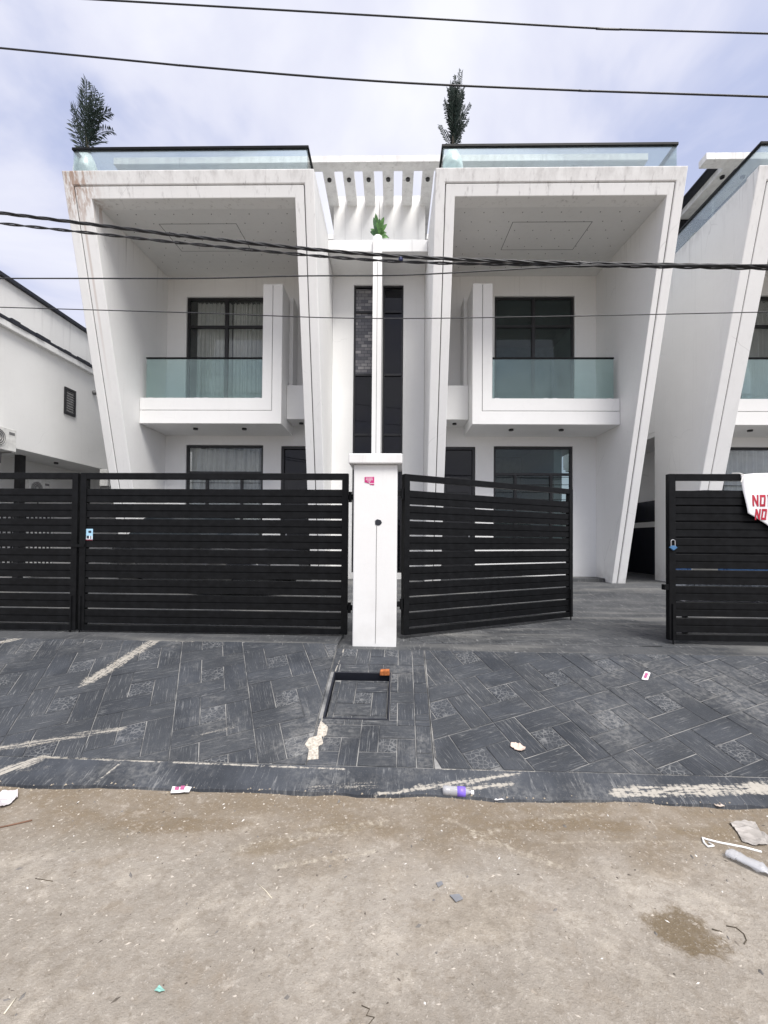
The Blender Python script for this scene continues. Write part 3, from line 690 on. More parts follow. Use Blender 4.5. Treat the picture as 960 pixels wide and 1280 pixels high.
    bx(rail, ua-.02, ub+.02, y0-.03, y0+.03, zr1, zr1+.05); bx(rail, ua-.02, ua+.035, y0+.03, 8.8, zr1, zr1+.05); bx(rail, ub-.035, ub+.02, y0+.03, 14.5, zr1, zr1+.05)
    ro = part(rail, 'roof_railing', 'metal', root, .006)
    n3 = [ua, ua+1.28, ua+2.42, ub] if left_style else [ua, ua+2.15, ub]
    for p, q in zip(n3[:-1], n3[1:]):
        m = MB(); bx(m, p+.0015, q-.0015, y0-.006, y0+.006, zr0, zr1+.01); part(m, 'glass_panel', 'roofglass', ro)
    for u, ye in ((ua+.006, 8.8), (ub-.006, 14.5)):
        k = 0; y = y0+.02
        while y < ye-.1:
            m = MB(); bx(m, u-.006, u+.006, y, min(y+1.25, ye)-.008, zr0, zr1+.01); part(m, 'glass_panel', 'roofglass', ro); y += 1.25
    # --- pergola
    pe = MB(); bx(pe, .001, 5.78, 9.52, 9.77, 9.30, 9.445); bx(pe, .001, 5.78, 12.0, 12.2, 9.30, 9.445)
    po = part(pe, 'pergola', 'tower', root, .006)
    for u in (1.35, 5.55):
        m = MB(); bx(m, u-.11, u+.11, 12.02, 12.18, 7.70, 9.299); part(m, 'post', 'tower', po)
    for k in range(12):
        u = .222+k*.445
        m = MB(); bx(m, u-.125, u+.125, 9.768, 11.999, 9.303, 9.44); part(m, 'pergola_slat', 'tower', po)
        m = MB(); m.lathe([(.045, 9.265), (.05, 9.31)], P(u, 9.98, 0), 12); part(m, 'spotlight', 'frame', po)
    return root
XC = -.555
make_house(XC, -1, 'white leaning portal house with curtained windows and rust stained corner', True, 'white_rust', 5.83, 5.34)
make_house(XC, 1, 'white leaning portal house behind the half open gate, bare dark windows', False, 'white', 5.69, 5.38)
make_house(12.23, -1, 'white leaning portal house beyond the black passage wall, banner gate before it', True, 'white', 5.83, 5.34)
# party wall fin between the slot windows
m = MB().box(XC-.1, XC+.1, 9.82, YT-.004, -.05, 7.88)
fin = m.build('party_fin', 'tower', None, .008); tag(fin, 'narrow white upright fin between the two tall slot windows', 'wall')
m = MB().box(XC-.004, XC+.004, 9.816, 9.83, .2, 7.3); m.build('joint_line', 'groove', fin)

nh = bpy.data.objects['semi_detached_house.002']; XD = 12.23-5.83+1.05
for (a_, b_, mt_, pr_) in ((-.05, 1.58, 'black', .02), (1.583, 1.74, 'white_clean', .035), (1.743, 2.36, 'black', .02)):
    part(MB().box(XD-pr_, XD-.001, YW+.27, 17.1, a_, b_), 'painted_dado', mt_, nh)
for k in range(2, 12):
    u = .222+k*.445; x_ = 12.23-u
    part(MB().box(x_-.345, x_-.10, 9.9, 11.9, 9.442, 9.47), 'dark_roof_panel', 'black', nh)
part(MB().box(12.23-5.5, 12.23-1.3, 11.3, 11.4, 7.81, 9.29), 'roof_lounge_glazing', 'pane_dark', nh); part(MB().box(12.23-5.5, 12.23-1.3, 11.45, 11.55, 7.81, 9.29), 'roof_lounge_wall', 'black', nh)
# black passage wall with white stripe
pw_ = thing('passage_wall', 'low black wall with one white stripe closing the gap between houses', 'wall', None, (5.75, 14.6, 0))
m = MB().box(5.2, 7.40, 14.6, 14.8, 0, 1.60); part(m, 'lower_wall', 'black', pw_)
m = MB().box(5.2, 7.40, 14.55, 14.8, 1.603, 1.76); part(m, 'white_stripe', 'white', pw_)
m = MB().box(5.2, 7.40, 14.6, 14.8, 1.763, 2.45); part(m, 'upper_wall', 'black', pw_)

# ================================================================ GATES AND PILLARS
def pillar(x0, x1, label):
    t = thing('gate_pillar', label, 'pillar', None, ((x0+x1)/2, 5.0, 0))
    m = MB().box(x0, x1, 4.77, 5.24, -.12, 1.935); part(m, 'shaft', 'pillar', t, .012)
    m = MB().box(x0-.052, x1+.052, 4.715, 5.29, 1.937, 2.045); part(m, 'cap', 'pillar', t, .012)
    return t
pil = pillar(-.512, -.045, 'white painted pillar with pink sticker between the two black gates')
m = MB(); pts = [(-.245+.042*math.cos(a)*random.uniform(.75, 1.1), 1.315+.038*math.sin(a)*random.uniform(.75, 1.1)) for a in [k*math.pi/5 for k in range(10)]]
m.prism([(x, 4.766, z) for x, z in pts], [(x, 4.79, z) for x, z in pts]); part(m, 'socket_hole', 'black', pil)
m = MB().tube([(-.262, 4.768, 1.285), (-.264, 4.768, .9), (-.262, 4.768, .5), (-.266, 4.768, .03)], .0024, 5); part(m, 'wire_groove', 'groove', pil)
pillar(-7.42, -6.92, 'white painted pillar at the far hinge of the closed gate'); pillar(6.09, 6.56, 'white painted pillar hinging the gate with the white banner')
# magenta sticker, torn at its lower left
def flat(loop, y0, y1): return MB().prism([(x, y0, z) for x, z in loop], [(x, y1, z) for x, z in loop])
st = flat([(-.395, 1.80), (-.395, 1.745), (-.345, 1.732), (-.33, 1.718), (-.293, 1.715), (-.293, 1.802)], 4.7655, 4.7685).build('sticker', plain('magenta print', (.50, .02, .17), .4))
tag(st, 'small magenta sticker with torn corner on the white pillar', 'sticker')
wm = plain('white print', (.8, .75, .78), .5)
random.seed(5)
for k, (z, n) in enumerate(((1.788, 5), (1.770, 6), (1.757, 3), (1.744, 1))):
    tw = .075 if n > 4 else .04*n/3; x = -.344-tw/2
    for j in range(n):
        wd = tw/n*random.uniform(.55, .85); flat([(x, z-.0035), (x+wd, z-.0035), (x+wd, z+.0035), (x, z+.0035)], 4.7640, 4.7652).build('print_mark', wm, st); x += tw/n
flat([(-.345, 1.730), (-.293, 1.728), (-.293, 1.7335), (-.345, 1.7355)], 4.7640, 4.7652).build('print_mark', wm, st)

LH, ZB = 1.845, .045
def slat_mesh(Wd):                # doubled box profile with a pressed groove
    pf = [(-.024, .003), (-.024, .069), (-.016, .0745), (-.016, .0795), (-.024, .085), (-.024, .155), (-.020, .159), (.020, .159), (.020, 0), (-.020, 0)]
    return MB().prism([(0, y, z) for y, z in pf], [(Wd, y, z) for y, z in pf]).mesh('slat', 'metal')
def leaf(Wd, label, loc, rz=0, hinge='r'):
    t = thing('gate_leaf', label, 'gate', None, loc, rz); s = .072
    def pt(m, name, mat='metal', par=None, bev=.004): return m.build(name, mat, par or t, bev)
    for x in (0, Wd-s): pt(MB().box(x, x+s, -.035, .035, ZB, ZB+LH), 'stile')
    pt(MB().box(s, Wd-s, -.034, .034, ZB+LH-.072, ZB+LH), 'top_rail')
    pt(MB().box(s, Wd-s, -.034, .034, ZB, ZB+.068), 'bottom_rail')
    me = slat_mesh(Wd-2*s+.004)
    for k in range(9):
        o = link('slat', me, t); o.location = (s-.002, random.uniform(-.0015, .0015), ZB+.068+.020+k*.1765)
    return t
random.seed(2)
YG = 5.14
L1 = leaf(3.05, 'long black slatted gate leaf meeting the one with a blue sticker', (-6.845, YG, 0))
L2 = leaf(3.155, 'closed black slatted gate leaf with blue sticker beside the white pillar', (-3.765, YG, 0))
L3 = leaf(2.86, 'black slatted gate leaf swung half open behind the white pillar', (.02, YG+.01, 0), R(31))
L4 = leaf(3.06, 'black slatted gate leaf hung with white banner and padlock', (2.97, YG-.02, 0))
for (t, x, zs_) in ((L2, 3.155, (1.62, .35)), (L3, 0, (1.66, .40)), (L4, 3.06, (1.6, .4)), (L1, 0, (1.6, .4))):
    for z in zs_:
        sgn = 1 if x > 0 else -1
        m = MB().box(min(x, x+sgn*.085), max(x, x+sgn*.085), -.012, .012, z-.03, z+.03); m.lathe([(.019, z-.06), (.019, z+.06)], (x+sgn*.022, -.01, 0), 10)
        m.build('hinge', 'metal', t)
# drop bolts reaching the ground, lock and keep
for t, x, zg in ((L4, .035, .0), (L2, .03, .028), (L1, 3.0, .028), (L3, 2.8, 0), (L1, .05, .028)):
    MB().tube([(x, -.045, .45), (x, -.045, zg-.004)], .009, 8).build('drop_bolt', 'metal', t)
MB().box(-.05, .0, -.03, .03, .60, .66).build('latch', 'metal', L4, .003)
MB().box(2.985, 3.145, -.047, -.035, 1.02, 1.05).build('latch', 'metal', L1)
# padlock
pdl = thing('padlock', 'small blue padlock hanging on the gate stile near the banner', 'padlock', None, (3.005, YG-.065, 1.08))
m = MB().tube([(-.022, 0, .0)]+[(-.022*math.cos(a), 0, .055+.022*math.sin(a)) for a in [k*math.pi/8 for k in range(9)]]+[(.022, 0, 0)], .0055, 8); m.build('shackle', 'steel', pdl)
m = MB().prism([(-.040, -.014, -.01), (0, -.014, -.042), (.042, -.014, -.01), (.02, -.014, .012), (-.02, -.014, .012)], [(-.040, .014, -.01), (0, .014, -.042), (.042, .014, -.01), (.02, .014, .012), (-.02, .014, .012)])
m.build('lock_body', plain('blue lock', (.05, .14, .28), .4), pdl, .003)
# blue sticker on the closed leaf
bs = MB().box(-3.692, -3.612, YG-.0245, YG-.0215, 1.10, 1.232).build('sticker', plain('pale blue print', (.36, .60, .78), .4)); tag(bs, 'small blue and white sticker on the closed black gate leaf', 'sticker')
pd_ = plain('dark print', (.02, .03, .05), .5); pwh = plain('white print area', (.75, .77, .8), .5); prd = plain('red print', (.35, .03, .05), .5)
for (a, b, c, d, mt) in ((-3.664, -3.630, 1.185, 1.212, pd_), (-3.688, -3.616, 1.112, 1.150, pwh), (-3.684, -3.655, 1.118, 1.152, pd_), (-3.640, -3.628, 1.115, 1.150, pd_), (-3.692, -3.612, 1.1005, 1.108, prd)):
    MB().box(a, b, YG-.0262+(.0006 if mt is pwh else 0), YG-.024, c, d).build('print_mark', mt, bs)

# banner tied to the right leaf
def by(u, v):      # cloth relief, u right, v down from the tie, metres
    return -.015*math.sin(u*9+v*4)-.022*math.sin(u*4.2-1.1+v*1.5)-.014*math.exp(-((u-.27-.12*v)/.03)**2) + .012*math.sin(v*11+u*5) - .05*max(0, v-.35)
bz, bx0 = 1.885, 3.745
def bedge(u): return .565+.05*math.sin(u*3) if u > .24 else .43+.60*u
NBU, NBV = 46, 26; bm_ = MB()
for j in range(NBV+1):
    for i in range(NBU+1):
        u = i/NBU*1.5; v = j/NBV*bedge(u); uu = u + .10*v*max(0, 1-u/.5)
        bm_.v.append((bx0+uu, YG-.072+by(uu, v), bz+.012*math.sin(u*7)-.02*max(0, .15-u)-v))
bm_.f = [[j*(NBU+1)+i, j*(NBU+1)+i+1, (j+1)*(NBU+1)+i+1, (j+1)*(NBU+1)+i] for j in range(NBV) for i in range(NBU)]
ban = bm_.build('banner', plain('white banner vinyl', (.78, .78, .80), .5, 0, .04, 5), None, 0, True)
sm_ = ban.modifiers.new('thick', 'SOLIDIFY'); sm_.thickness = .003
tag(ban, 'creased white banner with red lettering draped over the black gate', 'banner')
red = plain('red lettering', (.42, .012, .035), .5)
GLYPH = {'N': [[(0, 0), (.2, 0), (.2, 1), (0, 1)], [(.2, 1), (.2, .62), (.55, 0), (.55, .38)], [(.55, 0), (.75, 0), (.75, 1), (.55, 1)]],
         'O': [[(0, 0), (.2, 0), (.2, 1), (0, 1)], [(.5, 0), (.7, 0), (.7, 1), (.5, 1)], [(.2, 0), (.5, 0), (.5, .2), (.2, .2)], [(.2, .8), (.5, .8), (.5, 1), (.2, 1)]],
         'W': [[(.0, 1), (.18, 0), (.36, 0), (.20, 1)], [(.18, 0), (.36, 0), (.58, .8), (.42, .8)], [(.64, 0), (.82, 0), (.58, .8), (.42, .8)], [(.64, 0), (.82, 0), (1.0, 1), (.80, 1)]]}
def letters(body, h, x, z, yf, mat, parent, sx=.66):
    for ch in body:
        mb = MB(); N_ = 6
        for q in GLYPH[ch]:
            o = len(mb.v)
            for j in range(N_+1):
                for i in range(N_+1):
                    a, b = i/N_, j/N_; X = (q[0][0]*(1-a)+q[1][0]*a)*(1-b)+(q[3][0]*(1-a)+q[2][0]*a)*b; Z = (q[0][1]*(1-a)+q[1][1]*a)*(1-b)+(q[3][1]*(1-a)+q[2][1]*a)*b
                    wx = x+X*h*sx+.02*h*math.sin(Z*5+x*9); wz = z+Z*h; mb.v.append((wx, yf(wx, wz), wz))
            mb.f += [[o+j*(N_+1)+i, o+j*(N_+1)+i+1, o+(j+1)*(N_+1)+i+1, o+(j+1)*(N_+1)+i] for j in range(N_) for i in range(N_)]
        mb.build('letter', mat, parent); x += h*sx*(1.12 if ch == 'W' else .92)
yf = lambda X, Z: YG-.072+by(X-bx0, bz-Z)-.0065
letters('NOW', .128, bx0+.095, 1.528, yf, red, ban); letters('NOW', .120, bx0+.12, 1.382, yf, red, ban)
cr = MB().tube([(bx0+.02, YG-.075, bz-.01), (bx0-.02, YG-.06, bz+.012), (bx0-.05, YG, bz+.02), (bx0-.01, YG+.05, bz+.0), (bx0+.01, YG-.07, bz-.03), (bx0-.015, YG-.078, bz-.09)], .006, 6).build('tie_cord', plain('white cord', (.75, .74, .7), .8), ban)

# ================================================================ LEFT NEIGHBOUR BUILDING
XL = -7.75
nb = thing('neighbour_house', 'plain white house with black coping and small louvred window', 'house', None, (-10.5, 12, 0))
zsf = 2.92
part(MB().box(XL-7, XL, 6.3, 19, zsf, 5.25), 'upper_wall', 'leftwall', nb)
part(MB().box(XL-7, XL+.09, 6.2, 19, 5.20, 5.33), 'ledge', 'leftwall', nb, .01)
lm = MB(); 
random.seed(9)
for k in range(64):
    y = 6.2+k*.2; lm.box(XL-.02, XL+.10+random.uniform(-.012, .02), y, y+.2, 5.331+random.uniform(0, .003), 5.40+random.uniform(-.015, .025))
tag(part(lm, 'membrane_strip', 'black', nb), kind='stuff')
part(MB().box(XL-6.9, XL-.04, 6.35, 18.9, 5.335, 6.17), 'parapet', 'leftwall', nb)
part(MB().box(XL-7, XL+.03, 6.3, 19, 6.171, 6.25), 'coping', 'black', nb, .008)
part(MB().box(XL-7, XL-1.0, 6.6, 19, -.05, zsf-.002), 'ground_wall', 'leftwall', nb)
a = atX(80, 487, XL); b = atX(92, 520, XL); y0, y1, z0, z1 = a.y, b.y+.03, 3.98, 4.60
fm = MB().box(XL+.002, XL+.03, y0, y0+.05, z0, z1).box(XL+.002, XL+.03, y1-.05, y1, z0, z1).box(XL+.002, XL+.03, y0+.05, y1-.05, z0, z0+.05).box(XL+.002, XL+.03, y0+.05, y1-.05, z1-.05, z1)
lw = part(fm, 'window', 'frame', nb)
for k in range(9):
    z = z0+.055+k*.058; part(MB().prism([(XL+.004, y0+.05, z), (XL+.022, y0+.05, z+.02), (XL+.022, y0+.05, z+.026), (XL+.004, y0+.05, z+.05)], [(XL+.004, y1-.05, z), (XL+.022, y1-.05, z+.02), (XL+.022, y1-.05, z+.026), (XL+.004, y1-.05, z+.05)]), 'louvre', 'grey', lw)
part(MB().lathe([(.05, 0), (.06, .04), (.03, .10)], (XL, 10.9, 4.78), 12, 'x'), 'wall_lamp', 'grey', nb)
for y in (8.95, 10.3): part(MB().lathe([(.045, zsf-.04), (.045, zsf+.01)], (XL-.45, y, 0), 12), 'downlight', 'frame', nb)
part(MB().box(XL-.62, XL-.5, 9.35, 9.5, -.05, zsf), 'porch_post', 'frame', nb)
gw = part(MB().box(XL-1.0, XL-.96, 9.2, 10.9, .45, 1.75), 'barred_window', 'frame', nb)
for k in range(14): part(MB().box(XL-.955, XL-.935, 9.22+k*.122, 9.27+k*.122, .47, 1.73), 'window_bar', 'white', gw)
def ac_unit(loc, rz, label):
    t = thing('air_conditioner', label, 'air conditioner', 'outdoor air conditioner units', loc, rz)
    MB().box(-.38, .38, 0, .26, 0, .52).build('casing', 'ac', t, .012)
    MB().lathe([(.20, -.006), (.20, .004)], (-.10, 0, .26), 24, 'y').build('fan_opening', 'grey', t)
    for r_ in (.06, .11, .155, .19): 
        MB().tube([(-.10+r_*math.cos(k*math.pi/12), -.012, .26+r_*math.sin(k*math.pi/12)) for k in range(25)], .004, 5, False).build('grille_ring', 'ac', t)
    MB().lathe([(.035, -.016), (.035, .0)], (-.10, 0, .26), 14, 'y').build('fan_hub', 'ac', t)
    MB().box(.18, .33, -.004, .002, .38, .44).build('badge', 'grey', t)
    for x in (-.3, .27):
        m = MB().box(x, x+.03, -.03, .31, -.035, -.001); m.prism([(x, .28, -.035), (x, .31, -.035), (x, .31, -.26), (x, .29, -.26)], [(x+.03, .28, -.035), (x+.03, .31, -.035), (x+.03, .31, -.26), (x+.03, .29, -.26)]); m.build('bracket', 'grey', t)
    t.scale = (.82, .82, .82); return t
q = atX(8, 556, XL+.2)
ac_unit((XL+.315, q.y-.22, q.z-.13), R(90), 'air conditioner mounted on the upper white side wall of the neighbour house')
q = atX(44, 600, XL-.8); ac_unit((XL-.68, q.y, 2.05), R(90), 'air conditioner under the soffit of the neighbour house')
ac_unit((XL+.315, 11.35, 2.45), R(90), 'air conditioner low on the neighbour house beside the leaning portal leg')
bw = MB().box(-7.62, -6.45, 14.0, 14.2, -.05, 2.3).build('boundary_wall', 'leftwall'); tag(bw, 'white boundary wall closing the gap behind the left houses', 'wall')

# ================================================================ OVERHEAD CABLES
YC = 4.35
def wire_pts(px, Y=YC, ext=16):
    P = [atY(x, y, Y) for x, y in px]; a = P[0]+(P[0]-P[1]).normalized()*ext; b = P[-1]+(P[-1]-P[-2]).normalized()*ext
    P = [a]+P+[b]; out = []
    n = len(P)
    for i in range(n-1):                       # Catmull-Rom
        p0, p1, p2, p3 = P[max(i-1, 0)], P[i], P[i+1], P[min(i+2, n-1)]
        for k in range(14):
            t = k/14; out.append(.5*((2*p1)+(p2-p0)*t+(2*p0-5*p1+4*p2-p3)*t*t+(3*p1-p0-3*p2+p3)*t**3))
    out.append(P[-1]); return out
def cable(px, r, label, Y=YC): return tag(MB().tube(wire_pts(px, Y), r, 6).build('cable', 'cable', None, 0, True), label, 'cable', 'overhead cables')
cable([(130, 0), (480, 20), (760, 36), (960, 42)], .0085, 'single cable strung highest above the roofs')
cable([(0, 60), (240, 83), (480, 102), (720, 113), (960, 121)], .0095, 'single cable crossing behind the roof plants, second from the top', )
cable([(0, 348), (240, 348), (375, 345), (500, 344), (620, 338), (740, 332), (960, 331)], .0065, 'thin cable that runs up to join the twisted bundle', YC-.03)
cable([(0, 384), (240, 391), (460, 398), (720, 395), (960, 390)], .0045, 'thinnest cable, hung below the twisted bundle', YC-.15)
def twisted(px, strands, r, rad, pitch, label, Y):
    P = wire_pts(px, Y); Q = []
    for a, b in zip(P[:-1], P[1:]):
        n = max(1, int((b-a).length/.045))
        Q += [a+(b-a)*(k/n) for k in range(n)]
    t = thing('twisted_cable', label, 'cable', 'twisted cables', tuple(P[0])); L = 0; off = -P[0]
    for s in range(strands):
        pts = []; L = 0
        for i, p in enumerate(Q):
            if i: L += (p-Q[i-1]).length
            a = 2*math.pi*(L/pitch+s/strands)+.6*math.sin(L*1.3); pts.append(p+off+Vector((0, math.cos(a)*rad, math.sin(a)*rad)))
        MB().tube(pts, r, 5).build('strand', 'cable', t, 0, True)
twisted([(0, 266), (240, 296), (480, 319), (720, 329), (960, 333)], 3, .0085, .0095, .62, 'twisted black cable bundle sagging before the balconies, upper one', YC)
twisted([(0, 279), (240, 305), (480, 326), (720, 332), (960, 336)], 2, .0075, .008, .5, 'twisted black cable pair closing in under the upper bundle', YC+.02)
q = atY(501, 324, YC+.01); tag(MB().lathe([(.012, -.02), (.022, -.012), (.022, .014), (.01, .022)], tuple(q), 10).build('cable_clamp', plain('blue clamp', (.03, .04, .12), .5)), 'small dark clamp joining the two twisted cables', 'clamp')
def pole(x, label):
    t = thing('utility_pole', label, 'utility pole', None, (x, YC, ZROAD))
    MB().tube([(0, .16, -.2), (0, .16, 7.9)], [.15, .10], 12).build('shaft', plain('pole concrete', (.32, .31, .29), .9), t)
    MB().box(-.06, .06, .02, .30, 7.2, 7.3).build('cross_arm', 'grey', t)
pole(-19.5, 'concrete utility pole carrying the cables beyond the neighbour house'); pole(20.5, 'concrete utility pole carrying the cables beyond the banner gate')

# ================================================================ PLANTS
def frond(mb, base, d, length, width, droop, nl=26, side=None):
    d = Vector(d).normalized(); side = (Vector(side) if side else d.cross(Vector((random.uniform(-1, 1), random.uniform(-1, 1), .2)))).normalized()
    p = Vector(base); pts = [p.copy()]; dirs = []
    for k in range(nl):
        dd = (d + Vector((0, 0, -droop))*(k/nl)**1.6 + side*.0).normalized(); p = p+dd*(length/nl); pts.append(p.copy()); dirs.append(dd)
    mb.tube(pts[::3]+[pts[-1]], .006, 4)
    for k in range(2, nl):
        t = k/nl; w_ = width*(.35+.65*math.sin(math.pi*min(1, .15+t*.8)))
        for s in (-1, 1):
            dd = dirs[k-1]; o = (side*s*.8+dd*.75+Vector((random.uniform(-.25, .25), random.uniform(-.25, .25), random.uniform(-.3, .1)))).normalized(); ww = dd.cross(o).normalized()*.0
            a = pts[k]; tip = a+o*w_*random.uniform(.75, 1.15); mid = a+o*w_*.5+Vector((0, 0, .008)); h = (dd*.016)
            i0 = len(mb.v); mb.v += [tuple(a-h*.5), tuple(mid-h), tuple(tip), tuple(mid+h)]; mb.f.append([i0, i0+1, i0+2, i0+3])
def potted_palm(loc, label, specs, seed, sc, wm_, nl_, hpot=.78):
    random.seed(seed); t = thing('potted_palm', label, 'plant', None, loc)
    MB().lathe([(.10, 0), (.16, .08), (.21, .26), (.215, .42), (.19, .58), (.14, .71), (.105, hpot), (.09, hpot), (.085, hpot-.05)], (0, 0, 0), 24).build('pot', 'pot', t, 0, True)
    MB().tube([(0, 0, hpot-.1), (.02, 0, hpot+.15), (.0, 0, hpot+.5)], [.035, .028, .012], 8).build('stem', 'stem', t, 0, True)
    for (bx_, bz_, dx_, dy_, dz_, L, wd, dr) in specs:
        m = MB(); frond(m, (bx_*sc, random.uniform(-.03, .03), hpot+bz_*sc), (dx_, dy_, dz_), L*sc, wd*sc*.9*wm_, dr, nl_); m.build('frond', 'leaf_dark', t)
    return t
random.seed(21)
sp = [(0, .25, -.10, .1, 1, 1.05, .15, .05), (.02, .2, .03, -.1, 1, .95, .15, .05), (0, .2, -.02, .15, 1, 1.12, .15, 0), (.02, .2, .16, .05, 1, .92, .14, .1), (.03, .3, .22, -.1, 1, .75, .12, .2),
      (-.02, .0, -.30, .1, 1, .95, .13, .1), (-.02, .0, -.20, -.1, 1, .80, .15, .1), (-.03, -.02, -.34, -.05, 1, .62, .13, .2), (0, .05, -.08, .05, 1, .8, .16, 0), (.01, .02, .06, .0, 1, .85, .15, 0),
      (.02, .05, -.02, -.1, 1, .95, .15, 0), (0, .0, .12, .1, 1, .6, .13, .1), (.03, .55, .75, .0, .45, .42, .11, .5), (.03, .25, .8, -.1, .55, .50, .10, 1.1), (.02, .15, .55, .1, .5, .30, .12, .9), (-.03, .35, -.45, .0, 1, .55, .1, .1), (.0, .4, .0, .0, 1, .85, .14, 0), (.01,.3,-.16,0,1,.8,.14,0)]
q = atY(112, 200, 8.55)
potted_palm((q.x, 8.55, 7.86), 'feathery dark palm in a pale pot behind the glass above the rust stained corner', sp + [(a+.02, b*.8+.05, c+.10, d+.1, e_, f*.85, g_, h_) for (a, b, c, d, e_, f, g_, h_) in sp[:5]], 21, 1.2, 1.4, 20)
sp2 = []
for k in range(62):
    h = random.uniform(0, .62); a = random.uniform(0, 6.28); out = random.uniform(.10, .62)*(1-.5*h)
    sp2.append((.05*h, .02+h, out*math.cos(a)+.07, out*math.sin(a), 1, random.uniform(.30, .55)*(1.05-.25*h), .085, random.uniform(-.05, .25)))
for k in range(5): sp2.append((.04, .45, random.uniform(-.1, .14), random.uniform(-.1, .1), 1, random.uniform(.6, .78), .08, 0))
q = atY(565, 200, 8.55)
potted_palm((q.x, 8.55, 7.86), 'dense upright dark plant in a pale pot above the party fin side of the roof', sp2, 8, 1.36, 1.0, 24)
# leafy plant on the fin
lp_ = thing('leafy_plant', 'small bright green leafy plant on top of the white fin', 'plant', None, (XC, 9.98, 7.88))
MB().lathe([(.06, 0), (.085, .05), (.09, .10), (.08, .10), (.07, .08)], (0, 0, 0), 16).build('pot', 'white', lp_, 0, True)
random.seed(4)
for k, (dx_, dz_, L) in enumerate(((-.15, 1, .44), (.12, 1, .36), (.45, .9, .40), (-.5, .6, .32), (-.62, .45, .26), (.55, .6, .36), (.0, 1, .3), (-.3, .9, .38), (.8, .12, .30), (.25, .8, .30), (-.1, .8, .26), (.62, .35, .26))):
    d = Vector((dx_, random.uniform(-.45, .25), dz_)).normalized(); sd_ = Vector((d.z, .3*random.uniform(-1, 1), -d.x)).normalized(); m = MB(); n = 7
    for i in range(n+1):
        t = i/n; c = Vector((d.x*.85, d.y, d.z*1.18))*(L*t)+Vector((0, -.05*math.sin(t*2.6), .09-.05*t*t)); wv = .055*math.sin(math.pi*min(1, .06+t*.95))**.8
        m.v += [tuple(c-sd_*wv), tuple(c+Vector((0, .012, -.006))), tuple(c+sd_*wv)]
    for i in range(n): m.f += [[3*i, 3*i+1, 3*i+4, 3*i+3], [3*i+1, 3*i+2, 3*i+5, 3*i+4]]
    m.build('leaf', ('leaf_green', 'leaf_mid', 'leaf_green')[k % 3], lp_, 0, True)

# ================================================================ PARKED CAR seen through the slats
def make_car(label, loc, rz, sc):
    car = thing('parked_car', label, 'car', None, loc, rz); car.scale = sc
    paint = plain('black car paint', (.012, .013, .016), .22, 0, .1, 4, .5, .6, 0)
    prof = [(-2.15, .32, .70, .78), (-2.1, .24, .92, .86), (-1.7, .22, .98, .90), (-.6, .20, 1.0, .91), (.7, .20, .98, .91), (1.4, .22, .90, .89), (1.95, .24, .80, .82), (2.15, .32, .66, .70)]
    m = MB()
    for (x, zb_, zt_, w_) in prof: m.v += [(x, -w_*.96, zb_), (x, -w_, (zb_+zt_)/2), (x, -w_*.93, zt_-.06), (x, -w_*.8, zt_), (x, w_*.8, zt_), (x, w_*.93, zt_-.06), (x, w_, (zb_+zt_)/2), (x, w_*.96, zb_)]
    for i in range(len(prof)-1):
        for k in range(8): m.f.append([i*8+k, i*8+(k+1) % 8, (i+1)*8+(k+1) % 8, (i+1)*8+k])
    m.f += [list(range(8))[::-1], [8*(len(prof)-1)+k for k in range(8)]]
    m.build('body', paint, car, .02, True)
    def cab(x, w_, z): return [(x, -w_, z), (x, w_, z)]
    gl_ = MB(); A = [(-1.75, .80, .97), (-1.25, .62, 1.46), (.15, .62, 1.47), (1.02, .80, .95)]
    gl_.v = [v for x, w_, z in A for v in cab(x, w_, z)]; gl_.f = [[0, 1, 3, 2], [2, 3, 5, 4], [4, 5, 7, 6], [0, 2, 4, 6], [1, 7, 5, 3], [0, 6, 7, 1]]
    gl_.build('cabin_glass', plain('car glass', (.02, .025, .03), .08, 0, .05, 3, .6, 0, 0), car)
    MB().prism([(-1.28, -.6, 1.462), (.16, -.6, 1.472), (.16, .6, 1.472), (-1.28, .6, 1.462)], [(-1.2, -.55, 1.50), (.1, -.55, 1.51), (.1, .55, 1.51), (-1.2, .55, 1.50)]).build('roof', paint, car, .01)
    for x in (-1.35, 1.35):
        for s in (-1, 1):
            wh = MB().lathe([(.20, -.1), (.31, -.1), (.335, -.06), (.335, .06), (.31, .1), (.20, .1)], (x, s*.83, .335), 24, 'y').build('tyre', plain('tyre rubber', (.02, .02, .02), .8), car, 0, True)
            rm = MB().lathe([(.205, -.02), (.205, .09), (.17, .075), (.05, .06), (.03, .07)] if s > 0 else [(.03, -.07), (.05, -.06), (.17, -.075), (.205, -.09), (.205, .02)], (x, s*.84, .335), 20, 'y').build('rim', 'steel', wh, 0, True)
    for s in (-1, 1):
        MB().prism([(1.90, s*.42, .60), (1.90, s*.74, .62), (1.80, s*.78, .76), (1.95, s*.45, .74)], [(2.17, s*.42, .60), (2.02, s*.76, .62), (1.93, s*.80, .75), (2.13, s*.45, .73)]).build('headlight', plain('lamp lens', (.6, .62, .64), .1, .6), car)
        MB().box(.78, .95, s*.86 if s > 0 else -1.02, 1.02 if s > 0 else -.86, .95, 1.07).build('mirror', paint, car, .02)
    MB().box(2.10, 2.165, -.38, .38, .40, .60).build('grille', 'steel', car, .01)
    return car
make_car('dark parked car glimpsed between the slats of the closed gate', (-4.05, 9.25, .10), R(-28), (1, 1, 1))
tp_ = MB(); NU, NV = 60, 16
for j in range(NV+1):
    for i in range(NU+1):
        u = i/NU*2.85; zt_ = 1.700+.008*math.sin(u*5)+.02*min(1, u*1.6); v = j/NV; tp_.v.append((3.07+u, YG+.045+.012*math.sin(u*14+v*3)+.008*math.sin(u*31), zt_-(zt_-.93+.03*math.sin(u*3))*v))
